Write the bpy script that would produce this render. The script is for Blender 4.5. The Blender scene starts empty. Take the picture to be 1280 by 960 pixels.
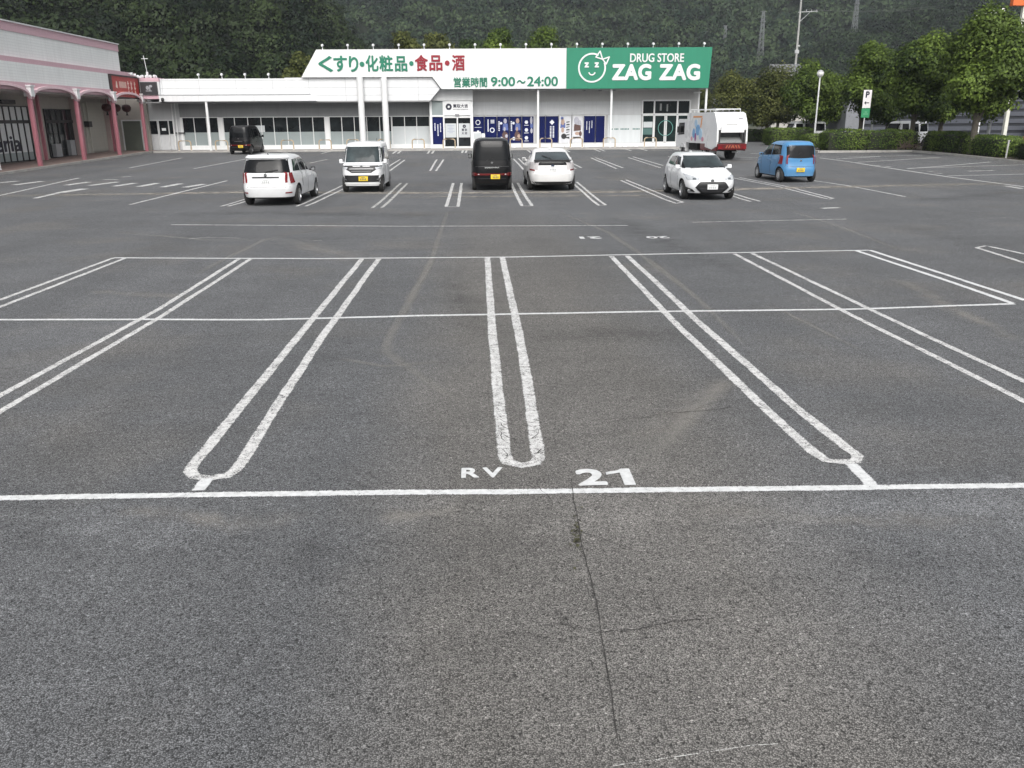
import bpy, bmesh, math, random
import numpy as np
from mathutils import Vector, Matrix
from mathutils.bvhtree import BVHTree

S = bpy.context.scene
COL = S.collection
R = math.radians

# ------------------------------------------------------------------ camera, sky, sun, exposure
F_PX, PITCH, YAW, ROLL, CAM_H = 1058.0, .303, .0392, -.0062, 2.70
_f = np.array([math.sin(YAW)*math.cos(PITCH), math.cos(YAW)*math.cos(PITCH), -math.sin(PITCH)])
_r = np.array([math.cos(YAW), -math.sin(YAW), 0.]); _u = np.cross(_r, _f)
_r, _u = _r*math.cos(ROLL)+_u*math.sin(ROLL), _u*math.cos(ROLL)-_r*math.sin(ROLL)
cam = bpy.data.objects.new('camera', bpy.data.cameras.new('camera')); COL.objects.link(cam)
cam.data.sensor_width = 36; cam.data.lens = F_PX/1280*36; cam.data.clip_start = .1; cam.data.clip_end = 5000
m = Matrix.Identity(4)
for i in range(3):
    m[i][0], m[i][1], m[i][2] = _r[i], _u[i], -_f[i]
m[2][3] = CAM_H
cam.matrix_world = m
S.camera = cam

SUN_EL, SUN_AZ = 44, 178        # azimuth clockwise from +Y (the direction the photograph looks)
w = bpy.data.worlds.new('World'); S.world = w; w.use_nodes = True
nt = w.node_tree; nt.nodes.clear()
sky = nt.nodes.new('ShaderNodeTexSky'); sky.sky_type = 'NISHITA'; sky.sun_disc = False
sky.sun_elevation = R(SUN_EL); sky.sun_rotation = R(SUN_AZ); sky.air_density = 1.0; sky.dust_density = 5.0; sky.ozone_density = 1.0
hs = nt.nodes.new('ShaderNodeHueSaturation'); hs.inputs['Saturation'].default_value = .22
bg = nt.nodes.new('ShaderNodeBackground'); bg.inputs['Strength'].default_value = .135
wo = nt.nodes.new('ShaderNodeOutputWorld')
nt.links.new(sky.outputs[0], hs.inputs['Color']); nt.links.new(hs.outputs[0], bg.inputs['Color']); nt.links.new(bg.outputs[0], wo.inputs['Surface'])
sd = bpy.data.lights.new('sun', 'SUN'); sd.energy = 1.15; sd.angle = R(42); sd.color = (1, .97, .93)
sun = bpy.data.objects.new('sun', sd); COL.objects.link(sun)
az = R(SUN_AZ); el = R(SUN_EL)
to_sun = Vector((math.sin(az)*math.cos(el), math.cos(az)*math.cos(el), math.sin(el)))
sun.rotation_euler = to_sun.to_track_quat('Z', 'Y').to_euler()
S.view_settings.view_transform = 'Standard'; S.view_settings.look = 'None'
S.view_settings.exposure = 0.64; S.view_settings.gamma = 1.0; S.view_settings.use_curve_mapping = False
S.cycles.use_denoising = True
S.cycles.max_bounces = 6; S.cycles.diffuse_bounces = 3; S.cycles.glossy_bounces = 3; S.cycles.transparent_max_bounces = 12

# ------------------------------------------------------------------ survey: ground heights, sight lines
def gz(Y): return float(np.interp(Y, [18, 31, 48, 68], [0, -.09, .06, .38]))
def ray(px, py):
    return _f+_r*(px-640)/F_PX-_u*(py-480)/F_PX
def at(px, py):
    """the ground point seen at a place of the photograph"""
    d = ray(px, py); z = 0
    for _ in range(40):
        t = (z-CAM_H)/d[2]; q = d*t; z = gz(q[1])
    return Vector((q[0], q[1], z))
def Xat(px, py, Y):
    d = ray(px, py); q = d*(Y/d[1]); return q[0], q[2]+CAM_H

# ------------------------------------------------------------------ materials
MATS = {}
class NT:
    def __init__(s, name):
        s.m = bpy.data.materials.new(name); s.m.use_nodes = True; s.t = s.m.node_tree; s.t.nodes.clear()
        s.out = s.n('ShaderNodeOutputMaterial')
    def n(s, typ, **kw):
        x = s.t.nodes.new(typ)
        for k, v in kw.items(): setattr(x, k, v)
        return x
    def l(s, a, b): s.t.links.new(a, b)
    def set(s, sock, v):
        if hasattr(v, 'is_output'): s.l(v, sock)
        else: sock.default_value = v
    def math(s, op, a, b=0., c=None, clamp=False):
        x = s.n('ShaderNodeMath', operation=op, use_clamp=clamp)
        s.set(x.inputs[0], a); s.set(x.inputs[1], b)
        if c is not None: s.set(x.inputs[2], c)
        return x.outputs[0]
    def noise(s, vec, scale, detail=3, rough=.55):
        x = s.n('ShaderNodeTexNoise'); s.l(vec, x.inputs['Vector']); x.inputs['Scale'].default_value = scale
        x.inputs['Detail'].default_value = detail; x.inputs['Roughness'].default_value = rough
        return x.outputs['Fac']
    def ramp(s, v, lo, hi, a=0., b=1.):
        x = s.n('ShaderNodeMapRange'); s.set(x.inputs[0], v); x.inputs[1].default_value = lo; x.inputs[2].default_value = hi
        x.inputs[3].default_value = a; x.inputs[4].default_value = b
        return x.outputs[0]
    def mix(s, fac, a, b, blend='MIX'):
        x = s.n('ShaderNodeMix', data_type='RGBA', blend_type=blend)
        s.set(x.inputs[0], fac); s.set(x.inputs[6], a); s.set(x.inputs[7], b)
        return x.outputs[2]
    def val(s, col, f):
        x = s.n('ShaderNodeVectorMath', operation='SCALE'); s.set(x.inputs[0], col); s.set(x.inputs[3], f); return x.outputs[0]
    def pos(s): return s.n('ShaderNodeNewGeometry').outputs['Position']
    def obj(s): return s.n('ShaderNodeTexCoord').outputs['Object']
    def sep(s, v):
        x = s.n('ShaderNodeSeparateXYZ'); s.l(v, x.inputs[0]); return x.outputs
    def comb(s, a, b, c=0.):
        x = s.n('ShaderNodeCombineXYZ'); s.set(x.inputs[0], a); s.set(x.inputs[1], b); s.set(x.inputs[2], c); return x.outputs[0]
    def bsdf(s, **kw):
        b = s.n('ShaderNodeBsdfPrincipled')
        for k, v in kw.items(): s.set(b.inputs[k.replace('_', ' ')], v)
        s.l(b.outputs[0], s.out.inputs[0]); return b
def c4(c): return (c[0], c[1], c[2], 1.)

def pm(name, col, rough=.5, metal=0., var=.10, scale=3., coat=0., streak=False, spec=.5, bump=0.):
    """plain surface with slight procedural variation"""
    if name in MATS: return MATS[name]
    k = NT(name); p = k.obj()
    if streak:
        q = k.sep(p); p2 = k.comb(k.math('MULTIPLY', q[0], 3.), k.math('MULTIPLY', q[1], 3.), k.math('MULTIPLY', q[2], .25))
    else: p2 = p
    n = k.noise(p2, scale, 5)
    colr = k.val(c4(col)[:3], k.ramp(n, .25, .75, 1-var, 1+var*.6))
    rg = k.ramp(k.noise(p, scale*2.3, 2), .3, .7, rough*.88, min(1, rough*1.12))
    b = k.bsdf(Base_Color=colr, Roughness=rg, Metallic=metal)
    b.inputs['Coat Weight'].default_value = coat; b.inputs['Coat Roughness'].default_value = .05
    b.inputs['Specular IOR Level'].default_value = spec
    if bump:
        bp = k.n('ShaderNodeBump'); bp.inputs['Strength'].default_value = bump; bp.inputs['Distance'].default_value = .01
        k.l(k.noise(p, 60, 3), bp.inputs['Height']); k.l(bp.outputs[0], b.inputs['Normal'])
    MATS[name] = k.m; return k.m

def glass(name, col=(.012, .015, .017), rough=.06, var=.5, spec=.4):
    if name in MATS: return MATS[name]
    k = NT(name); p = k.obj()
    n = k.noise(p, 1.4, 4)
    g = k.bsdf(Base_Color=k.val(col, k.ramp(n, .3, .7, 1-var, 1+var)), Roughness=rough); g.inputs['Specular IOR Level'].default_value = spec
    MATS[name] = k.m; return k.m

def panelled(name, col, axis, dx, dz, line=(.35, .35, .36), lw=.02, rough=.55, var=.07, offs=0.):
    """cladding with a grid of joints; axis = the horizontal world axis of the wall"""
    if name in MATS: return MATS[name]
    k = NT(name); p = k.pos(); q = k.sep(p); h = q[axis]
    def lines(v, step):
        a = k.math('FRACT', k.math('DIVIDE', k.math('ADD', v, 500+offs), step))
        d = k.math('MULTIPLY', k.math('MINIMUM', a, k.math('SUBTRACT', 1., a)), step)
        return k.math('LESS_THAN', d, lw/2)
    g = lines(q[2], dz)
    if dx: g = k.math('MAXIMUM', g, lines(h, dx))
    st = k.noise(k.comb(k.math('MULTIPLY', h, 2.5), k.math('MULTIPLY', q[2], .3)), 1.5, 5)
    big = k.noise(p, .5, 4)
    f = k.math('MULTIPLY', k.ramp(st, .3, .75, 1+var*.4, 1-var), k.ramp(big, .3, .7, 1-var*.5, 1+var*.3))
    cc = k.mix(k.math('MULTIPLY', g, .8), k.val(col, f), c4(line))
    k.bsdf(Base_Color=cc, Roughness=rough)
    MATS[name] = k.m; return k.m

def asphalt():
    k = NT('asphalt'); p = k.pos(); q = k.sep(p)
    xy = k.comb(q[0], q[1])
    v = k.n('ShaderNodeTexVoronoi', feature='F1', voronoi_dimensions='2D'); k.l(xy, v.inputs['Vector']); v.inputs['Scale'].default_value = 128
    v.inputs['Randomness'].default_value = 1.
    rnd = k.sep(v.outputs['Color'])
    stone = k.ramp(k.math('POWER', rnd[0], 1.5), 0., 1., .50, 1.60)
    gap = k.ramp(v.outputs['Distance'], .30, .62, 1., .34)
    v2 = k.n('ShaderNodeTexVoronoi', feature='F1', voronoi_dimensions='2D'); k.l(xy, v2.inputs['Vector']); v2.inputs['Scale'].default_value = 42
    rnd2 = k.sep(v2.outputs['Color'])
    bright = k.math('MULTIPLY', k.math('GREATER_THAN', rnd2[1], .965), k.math('LESS_THAN', v2.outputs['Distance'], .27))
    dark = k.math('MULTIPLY', k.math('LESS_THAN', rnd2[2], .13), k.math('LESS_THAN', v2.outputs['Distance'], .36))
    grain = k.noise(xy, 26, 4, .7)
    fine = k.math('MULTIPLY', k.math('MULTIPLY', stone, gap), k.ramp(grain, .3, .7, .78, 1.22))
    fine = k.math('ADD', fine, k.math('MULTIPLY', bright, .9))
    fine = k.math('MULTIPLY', fine, k.ramp(dark, 0., 1., 1., .45))
    # broad tone: wear, dust, lanes of the paver
    big = k.noise(xy, .22, 5, .6); mid = k.noise(xy, 1.1, 5, .62)
    lane = k.noise(k.comb(k.math('MULTIPLY', q[0], 1.), k.math('MULTIPLY', q[1], .12), 3.7), .7, 4)
    tone = k.math('MULTIPLY', k.ramp(big, .3, .7, .87, 1.11), k.ramp(mid, .3, .72, .92, 1.09))
    tone = k.math('MULTIPLY', tone, k.ramp(lane, .3, .7, .90, 1.10))
    mott = k.noise(xy, 8.5, 4, .7); drag = k.noise(k.comb(k.math('MULTIPLY', q[0], .35), k.math('MULTIPLY', q[1], 1.6), 9.), 1.3, 5, .65)
    tone = k.math('MULTIPLY', tone, k.math('MULTIPLY', k.ramp(mott, .25, .75, .86, 1.14), k.ramp(drag, .3, .7, .92, 1.08)))
    v3 = k.n('ShaderNodeTexVoronoi', feature='F1', voronoi_dimensions='2D'); k.l(xy, v3.inputs['Vector']); v3.inputs['Scale'].default_value = 1.3; sp3 = k.sep(v3.outputs['Color'])
    drip = k.math('MULTIPLY', k.ramp(k.math('ADD', v3.outputs['Distance'], k.math('MULTIPLY', k.noise(xy, 22, 3), .06)), .10, .06), k.math('GREATER_THAN', sp3[0], .80))
    tone = k.math('MULTIPLY', tone, k.ramp(k.math('MULTIPLY', drip, sp3[1]), 0, 1, 1., .62))
    # the pale scoured band in front of the nearest row
    yy = k.math('ADD', q[1], k.math('MULTIPLY', k.math('SUBTRACT', mid, .5), 1.3))
    yy = k.math('ADD', yy, k.math('MULTIPLY', k.math('SUBTRACT', k.noise(xy, 5, 4), .5), .5))
    band = k.math('MULTIPLY', k.ramp(yy, 5.15, 5.3), k.ramp(yy, 5.85, 5.7))
    patchy = k.ramp(k.noise(xy, .8, 3), .42, .58)
    tone = k.math('MULTIPLY', tone, k.ramp(k.math('MULTIPLY', band, patchy), 0, 1, 1., 1.30))
    # warmer, paler strip laid round the middle of the lot, its sides wandering
    xs = k.math('ADD', q[0], k.math('MULTIPLY', k.math('SUBTRACT', big, .5), 2.2))
    warm = k.math('MULTIPLY', k.ramp(xs, -1.2, -.2), k.ramp(xs, 2.9, 1.6))
    warm = k.math('MULTIPLY', warm, k.ramp(q[1], 30, 14))
    warm = k.math('MAXIMUM', warm, k.math('MULTIPLY', k.ramp(k.noise(xy, .35, 3), .52, .66), .6))
    base = k.mix(warm, (.158, .162, .168, 1), (.188, .181, .171, 1))
    colr = k.val(base, k.math('MULTIPLY', fine, tone))
    b = k.bsdf(Base_Color=colr, Roughness=k.ramp(mid, .3, .7, .78, .92))
    b.inputs['Specular IOR Level'].default_value = .35
    bp = k.n('ShaderNodeBump'); bp.inputs['Strength'].default_value = .55; bp.inputs['Distance'].default_value = .004
    k.l(fine, bp.inputs['Height']); k.l(bp.outputs[0], b.inputs['Normal'])
    MATS['asphalt'] = k.m; return k.m

def paint(name, wear=.3, col=(.72, .72, .71), fade=1., edge=1.0):
    """road paint: worn through to the asphalt in grains and along its edges"""
    if name in MATS: return MATS[name]
    k = NT(name); p = k.pos()
    uv = k.n('ShaderNodeUVMap'); u = k.sep(uv.outputs[0])
    e = k.math('SUBTRACT', 1., k.math('ABSOLUTE', u[1]))
    n1 = k.noise(p, 95, 3, .75); n2 = k.noise(p, 5, 4, .6); n3 = k.noise(p, 18, 3)
    s = k.math('ADD', k.math('MULTIPLY', k.math('MINIMUM', k.math('MULTIPLY', e, 3.2*edge), 1.), 1.), 0.)
    s = k.math('ADD', s, k.math('MULTIPLY', k.math('SUBTRACT', n1, .5), 3.0))
    s = k.math('ADD', s, k.math('MULTIPLY', k.math('SUBTRACT', n2, .5), 1.1))
    s = k.math('ADD', s, k.math('MULTIPLY', k.math('SUBTRACT', n3, .5), .8))
    a = k.math('MULTIPLY', k.math('SUBTRACT', s, wear), 5., clamp=True)
    a = k.math('MULTIPLY', a, fade)
    b = k.n('ShaderNodeBsdfPrincipled'); k.l(k.val(col, k.ramp(n3, .3, .7, .80, 1.05)), b.inputs['Base Color']); b.inputs['Roughness'].default_value = .7
    t = k.n('ShaderNodeBsdfTransparent'); mx = k.n('ShaderNodeMixShader')
    k.l(a, mx.inputs[0]); k.l(t.outputs[0], mx.inputs[1]); k.l(b.outputs[0], mx.inputs[2]); k.l(mx.outputs[0], k.out.inputs[0])
    MATS[name] = k.m; return k.m

def soft_mark(name, col, strength, thr=.5, lo=0.):
    """a faint stain or scuff that fades out towards its edges"""
    if name in MATS: return MATS[name]
    k = NT(name); p = k.pos(); uv = k.n('ShaderNodeUVMap'); u = k.sep(uv.outputs[0])
    e = k.math('SUBTRACT', 1., k.math('ABSOLUTE', u[1])); e2 = k.math('SUBTRACT', 1., k.math('POWER', k.math('ABSOLUTE', u[0]), 4.))
    n = k.noise(p, 60, 4, .7); n2 = k.noise(p, 2.2, 4)
    a = k.math('MULTIPLY', k.math('MULTIPLY', k.math('MULTIPLY', e, e2), k.ramp(n2, .3, .65, lo, 1.)), k.ramp(n, thr-.15, thr+.15))
    a = k.math('MULTIPLY', a, strength, clamp=True)
    b = k.n('ShaderNodeBsdfDiffuse'); b.inputs[0].default_value = c4(col)
    t = k.n('ShaderNodeBsdfTransparent'); mx = k.n('ShaderNodeMixShader')
    k.l(a, mx.inputs[0]); k.l(t.outputs[0], mx.inputs[1]); k.l(b.outputs[0], mx.inputs[2]); k.l(mx.outputs[0], k.out.inputs[0])
    MATS[name] = k.m; return k.m

def leaf(name, ca, cb, trans=.25, soft=.68):
    if name in MATS: return MATS[name]
    k = NT(name); at_ = k.n('ShaderNodeAttribute', attribute_name='tint')
    q = k.sep(at_.outputs['Vector'])
    c = k.mix(q[0], c4(ca), c4(cb))
    an = k.n('ShaderNodeAttribute', attribute_name='outward'); ge = k.n('ShaderNodeNewGeometry')
    vm = k.n('ShaderNodeMix', data_type='VECTOR'); vm.inputs[0].default_value = soft; k.l(ge.outputs['Normal'], vm.inputs[4]); k.l(an.outputs['Vector'], vm.inputs[5])
    nm = k.n('ShaderNodeVectorMath', operation='NORMALIZE'); k.l(vm.outputs[1], nm.inputs[0])
    b = k.n('ShaderNodeBsdfPrincipled'); k.l(c, b.inputs['Base Color']); b.inputs['Roughness'].default_value = .6; k.l(nm.outputs[0], b.inputs['Normal'])
    b.inputs['Specular IOR Level'].default_value = .2
    t = k.n('ShaderNodeBsdfTranslucent'); k.l(c, t.inputs[0])
    mx = k.n('ShaderNodeMixShader'); mx.inputs[0].default_value = trans
    k.l(b.outputs[0], mx.inputs[1]); k.l(t.outputs[0], mx.inputs[2]); k.l(mx.outputs[0], k.out.inputs[0])
    MATS[name] = k.m; return k.m

# ------------------------------------------------------------------ object helpers
def tag(o, label=None, cat=None, group=None, kind=None):
    for k_, v_ in (('label', label), ('category', cat), ('group', group), ('kind', kind)):
        if v_: o[k_] = v_
    return o
def empty(name, loc, rz=0., label=None, cat=None, group=None):
    o = bpy.data.objects.new(name, None); COL.objects.link(o); o.location = loc; o.rotation_euler = (0, 0, rz)
    o.empty_display_size = .3
    return tag(o, label, cat, group)
def link(name, me, mats, parent=None, loc=(0, 0, 0), rot=(0, 0, 0)):
    for mm in (mats if isinstance(mats, (list, tuple)) else [mats]): me.materials.append(mm)
    o = bpy.data.objects.new(name, me); COL.objects.link(o); o.location = loc; o.rotation_euler = rot
    if parent is not None: o.parent = parent
    return o

class MB:
    def __init__(s): s.v = []; s.f = []; s.mi = []
    def add(s, vs, fs, mi=0):
        b = len(s.v); s.v += [tuple(x) for x in vs]; s.f += [tuple(b+i for i in f) for f in fs]; s.mi += [mi]*len(fs); return s
    def box(s, x0, x1, y0, y1, z0, z1, mi=0, bev=0., ):
        if bev <= 0:
            vs = [(x, y, z) for z in (z0, z1) for y in (y0, y1) for x in (x0, x1)]
            return s.add(vs, [(0, 2, 3, 1), (4, 5, 7, 6), (0, 1, 5, 4), (2, 6, 7, 3), (0, 4, 6, 2), (1, 3, 7, 5)], mi)
        bm = bmesh.new(); bmesh.ops.create_cube(bm, size=1)
        for v in bm.verts: v.co = Vector(((x0+x1)/2+v.co.x*(x1-x0), (y0+y1)/2+v.co.y*(y1-y0), (z0+z1)/2+v.co.z*(z1-z0)))
        bmesh.ops.bevel(bm, geom=bm.edges[:], offset=bev, segments=2, affect='EDGES', profile=.6)
        bm.verts.index_update(); s.add([v.co[:] for v in bm.verts], [[v.index for v in f.verts] for f in bm.faces], mi); bm.free(); return s
    def prism_y(s, poly, y0, y1, mi=0):
        """polygon in (x, z), counter-clockwise seen from -y, pulled from y0 to y1"""
        n = len(poly)
        vs = [(x, y0, z) for x, z in poly]+[(x, y1, z) for x, z in poly]
        return s.add(vs, [tuple(range(n)), tuple(range(2*n-1, n-1, -1))]+[(i, i+n, (i+1) % n+n, (i+1) % n) for i in range(n)], mi)
    def prism_z(s, poly, z0, z1, mi=0):
        n = len(poly); f = (lambda z, x, y: z(x, y)) if callable(z0) else None
        a = [(x, y, z0(x, y) if callable(z0) else z0) for x, y in poly]; b = [(x, y, z1(x, y) if callable(z1) else z1) for x, y in poly]
        return s.add(a+b, [tuple(range(n-1, -1, -1)), tuple(range(n, 2*n))]+[(i, (i+1) % n, (i+1) % n+n, i+n) for i in range(n)], mi)
    def tube(s, pts, r, n=8, mi=0, cap=True, flat=None):
        pts = [Vector(p) for p in pts]; rs = r if isinstance(r, (list, tuple)) else [r]*len(pts)
        b = len(s.v); ref = None
        for i, p in enumerate(pts):
            t = (pts[min(i+1, len(pts)-1)]-pts[max(i-1, 0)]).normalized()
            if ref is None: ref = Vector((0, 0, 1)) if abs(t.z) < .9 else Vector((1, 0, 0))
            a = t.cross(ref).normalized(); c = t.cross(a).normalized(); ref = -c if False else ref
            for j in range(n):
                an = 2*math.pi*(j+.5)/n
                s.v.append(tuple(p+(a*math.cos(an)+c*math.sin(an))*rs[i]))
        for i in range(len(pts)-1):
            for j in range(n):
                k2 = (j+1) % n; s.f.append((b+i*n+j, b+(i+1)*n+j, b+(i+1)*n+k2, b+i*n+k2)); s.mi.append(mi)
        if cap:
            s.f.append(tuple(b+j for j in range(n))); s.f.append(tuple(b+(len(pts)-1)*n+j for j in range(n-1, -1, -1))); s.mi += [mi, mi]
        return s
    def lathe(s, prof, n=24, c=(0, 0, 0), axis='z', mi=0):
        b = len(s.v)
        for r, z in prof:
            for j in range(n):
                a = 2*math.pi*j/n; x, y = r*math.cos(a), r*math.sin(a)
                q = (x, y, z) if axis == 'z' else ((x, z, y) if axis == 'y' else (z, x, y))
                s.v.append((c[0]+q[0], c[1]+q[1], c[2]+q[2]))
        for i in range(len(prof)-1):
            for j in range(n):
                k2 = (j+1) % n; s.f.append((b+i*n+j, b+i*n+k2, b+(i+1)*n+k2, b+(i+1)*n+j)); s.mi.append(mi)
        return s
    def mesh(s, name, smooth=None):
        me = bpy.data.meshes.new(name); me.from_pydata(s.v, [], s.f)
        me.polygons.foreach_set('material_index', s.mi)
        bm = bmesh.new(); bm.from_mesh(me); bmesh.ops.recalc_face_normals(bm, faces=bm.faces); bm.to_mesh(me); bm.free()
        if smooth is not None:
            me.polygons.foreach_set('use_smooth', [True]*len(me.polygons)); me.set_sharp_from_angle(angle=R(smooth))
        me.update(); return me
    def build(s, name, mats, parent=None, loc=(0, 0, 0), rot=(0, 0, 0), smooth=None):
        return link(name, s.mesh(name, smooth), mats, parent, loc, rot)

def dup(o, parent=None):
    c = o.copy(); COL.objects.link(c)
    if parent is not None: c.parent = parent
    for ch in list(o.children): dup(ch, c)
    return c

def text_mesh(s, bold=0., extrude=.02, space=1.):
    """letters as one mesh; weight is added by overlaying shifted copies, each at its own depth"""
    me = _text(s, 0., extrude, space)
    co = [v.co.copy() for v in me.vertices]; fs = [tuple(p.vertices) for p in me.polygons]; bpy.data.meshes.remove(me)
    V, Fc = [], []; k = 10 if bold > .012 else 0
    for i in range(k+1):
        a = 2*math.pi*i/max(k, 1); d = Vector((bold*math.cos(a), bold*math.sin(a), -.06*extrude*(i+1))) if i < k else Vector((0, 0, 0))
        b = len(V); V += [tuple(c+d) for c in co]; Fc += [tuple(b+q for q in f) for f in fs]
    me = bpy.data.meshes.new('lettering'); me.from_pydata(V, [], Fc); me.update(); return me
def _text(s, bold=0., extrude=.02, space=1.):
    cu = bpy.data.curves.new('lettering', 'FONT'); cu.body = s; cu.size = 1.; cu.offset = bold; cu.extrude = extrude; cu.resolution_u = 4; cu.space_character = space
    o = bpy.data.objects.new('lettering', cu); COL.objects.link(o)
    dg = bpy.context.evaluated_depsgraph_get(); me = bpy.data.meshes.new_from_object(o.evaluated_get(dg))
    bpy.data.objects.remove(o); bpy.data.curves.remove(cu)
    return me
def lettering(name, s, x0, x1, z0, z1, y, mat, parent, bold=.02, depth=.03, frame='wall', space=1., rotz=0.):
    """text fitted to a box on a wall that faces -y, or lying on the ground (frame='ground', box in x, y)"""
    me = text_mesh(s, bold, .5, space)
    co = np.zeros(len(me.vertices)*3, 'f'); me.vertices.foreach_get('co', co); co = co.reshape(-1, 3)
    lo, hi = co.min(0), co.max(0); t = (co-lo)/(hi-lo)
    if frame == 'wall': out = np.stack([x0+t[:, 0]*(x1-x0), y-depth*t[:, 2], z0+t[:, 1]*(z1-z0)], 1)
    else: out = np.stack([x0+t[:, 0]*(x1-x0), z0+t[:, 1]*(z1-z0), y+depth*t[:, 2]], 1)
    me.vertices.foreach_set('co', out.astype('f').ravel()); me.polygons.foreach_set('use_smooth', [False]*len(me.polygons)); me.update()
    return link(name, me, mat, parent)

# leaf-card clouds --------------------------------------------------
def leaf_mesh(name, C, N, size, tint, rng, aspect=.75):
    n = len(C); t = rng.normal(size=(n, 3)); nr = N+rng.normal(scale=.55, size=(n, 3)); nr /= np.linalg.norm(nr, axis=1)[:, None]
    a = np.cross(nr, t); a /= np.linalg.norm(a, axis=1)[:, None]; b = np.cross(nr, a)
    sz = (size*rng.uniform(.6, 1.35, n))[:, None]
    a *= sz; b *= sz*aspect; fold = nr*sz*.25
    V = np.stack([C-a, C-b+fold, C+a, C+b+fold], 1).reshape(-1, 3)
    me = bpy.data.meshes.new(name); me.vertices.add(4*n); me.vertices.foreach_set('co', V.astype('f').ravel())
    me.loops.add(4*n); me.loops.foreach_set('vertex_index', np.arange(4*n, dtype='i'))
    me.polygons.add(n); me.polygons.foreach_set('loop_start', np.arange(0, 4*n, 4, dtype='i'))
    at_ = me.attributes.new('tint', 'FLOAT_VECTOR', 'FACE')
    tv = np.zeros((n, 3), 'f'); tv[:, 0] = np.clip(tint, 0, 1); at_.data.foreach_set('vector', tv.ravel())
    ao = me.attributes.new('outward', 'FLOAT_VECTOR', 'FACE'); nn = N/np.maximum(np.linalg.norm(N, axis=1), 1e-6)[:, None]; ao.data.foreach_set('vector', nn.astype('f').ravel())
    me.update(calc_edges=True); return me
def crown_points(rng, n, lobes, fill=.35):
    """points on and inside a set of lobes (cx, cy, cz, rx, ry, rz)"""
    L = np.array(lobes, float); wgt = (L[:, 3]*L[:, 4]+L[:, 5]*L[:, 3]); idx = rng.choice(len(L), n, p=wgt/wgt.sum())
    d = rng.normal(size=(n, 3)); d /= np.linalg.norm(d, axis=1)[:, None]
    rad = np.where(rng.random(n) < fill, rng.uniform(.35, .9, n), rng.normal(.98, .105, n))
    # smaller bunches on each lobe break the outline
    ph = L[idx, :3]*3.1
    bump = 1+.10*np.sin(d[:, 0]*7+ph[:, 0])*np.sin(d[:, 1]*8+ph[:, 1])+.10*np.sin(d[:, 2]*9+ph[:, 2])+.06*np.sin(d[:, 0]*17+ph[:, 1])*np.sin(d[:, 2]*15)
    P = L[idx, :3]+d*L[idx, 3:]*(rad*bump)[:, None]
    return P, d, idx

# ================================================================== GROUND
A = asphalt()
def sheet(name, xs, ys, zf, mat, kind='structure', parent=None):
    mb = MB(); nx = len(xs)
    vs = [(x, y, zf(x, y)) for y in ys for x in xs]
    fs = [(j*nx+i, j*nx+i+1, (j+1)*nx+i+1, (j+1)*nx+i) for j in range(len(ys)-1) for i in range(nx-1)]
    mb.add(vs, fs); return tag(mb.build(name, mat, parent), kind=kind)
lot = sheet('parking_lot', [-60, -28, 24, 75], [-12, 0, 18, 31, 48, 68, 118], lambda x, y: gz(y), A)
earth = pm('earth', (.05, .055, .03), .95, var=.4, scale=.2)
sheet('ground', [-2500, -60, 75, 2500], [-2500, -12, 117.9, 118.1, 2500], lambda x, y: .30 if y > 118 else -.40, earth)

# ------------------------------------------------------------------ painted marks
P_FRESH = paint('road_paint_fresh', 0.42, (.62, .63, .63))
P_WORN = paint('road_paint_worn', .68, (.60, .60, .59))
P_OLD = paint('road_paint_old', .80, (.56, .56, .54))
P_FAINT = paint('road_paint_faint', 1.1, (.5, .5, .48), .75)
LAYER = [0]
def stroke(name, pts, width, mat, parent=lot, wig=.007, seed=0, world=False, lift=.004, step=.25, wvar=.06):
    rng = random.Random(seed*7+len(pts)); P = [Vector(p) if world else at(*p) for p in pts]
    out = []
    for i in range(len(P)-1):
        L = (P[i+1]-P[i]).length; n = max(1, int(L/step))
        for j in range(n): out.append(P[i].lerp(P[i+1], j/n))
    out.append(P[-1]); n = len(out)
    LAYER[0] = (LAYER[0]+1) % 14
    vs, uv, u = [], [], 0.; off = 0.
    for i, p in enumerate(out):
        t = (out[min(i+1, n-1)]-out[max(i-1, 0)]); t.z = 0; t.normalize(); s = Vector((-t.y, t.x, 0))
        off = off*.8+rng.uniform(-wig, wig)*.6
        q = p+s*off; wd = width*(1+rng.uniform(-wvar, wvar))/2
        zz = lift+LAYER[0]*.00025
        for sgn in (1, -1):
            a = q+s*wd*sgn; vs.append((a.x, a.y, gz(a.y)+zz)); uv.append((i/(n-1)*2-1, sgn))
        u += 1
    fs = [(2*i, 2*i+1, 2*i+3, 2*i+2) for i in range(n-1)]
    me = bpy.data.meshes.new(name); me.from_pydata(vs, [], fs)
    # uv.x runs across the stroke, uv.y is unused by paint; soft marks also fade towards both ends
    ul = me.uv_layers.new(name='UVMap'); 
    for l in me.loops: ul.data[l.index].uv = (uv[l.vertex_index][0], uv[l.vertex_index][1])
    o = link(name, me, mat, parent); return o

def fix_uv_nodes():
    pass
W = .112
SEED = [0]
def bay(*lines, w=W, mat=P_WORN, wig=.007):
    for l in lines:
        SEED[0] += 1; stroke('bay_line', l, w, mat, seed=SEED[0], wig=wig)
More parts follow.
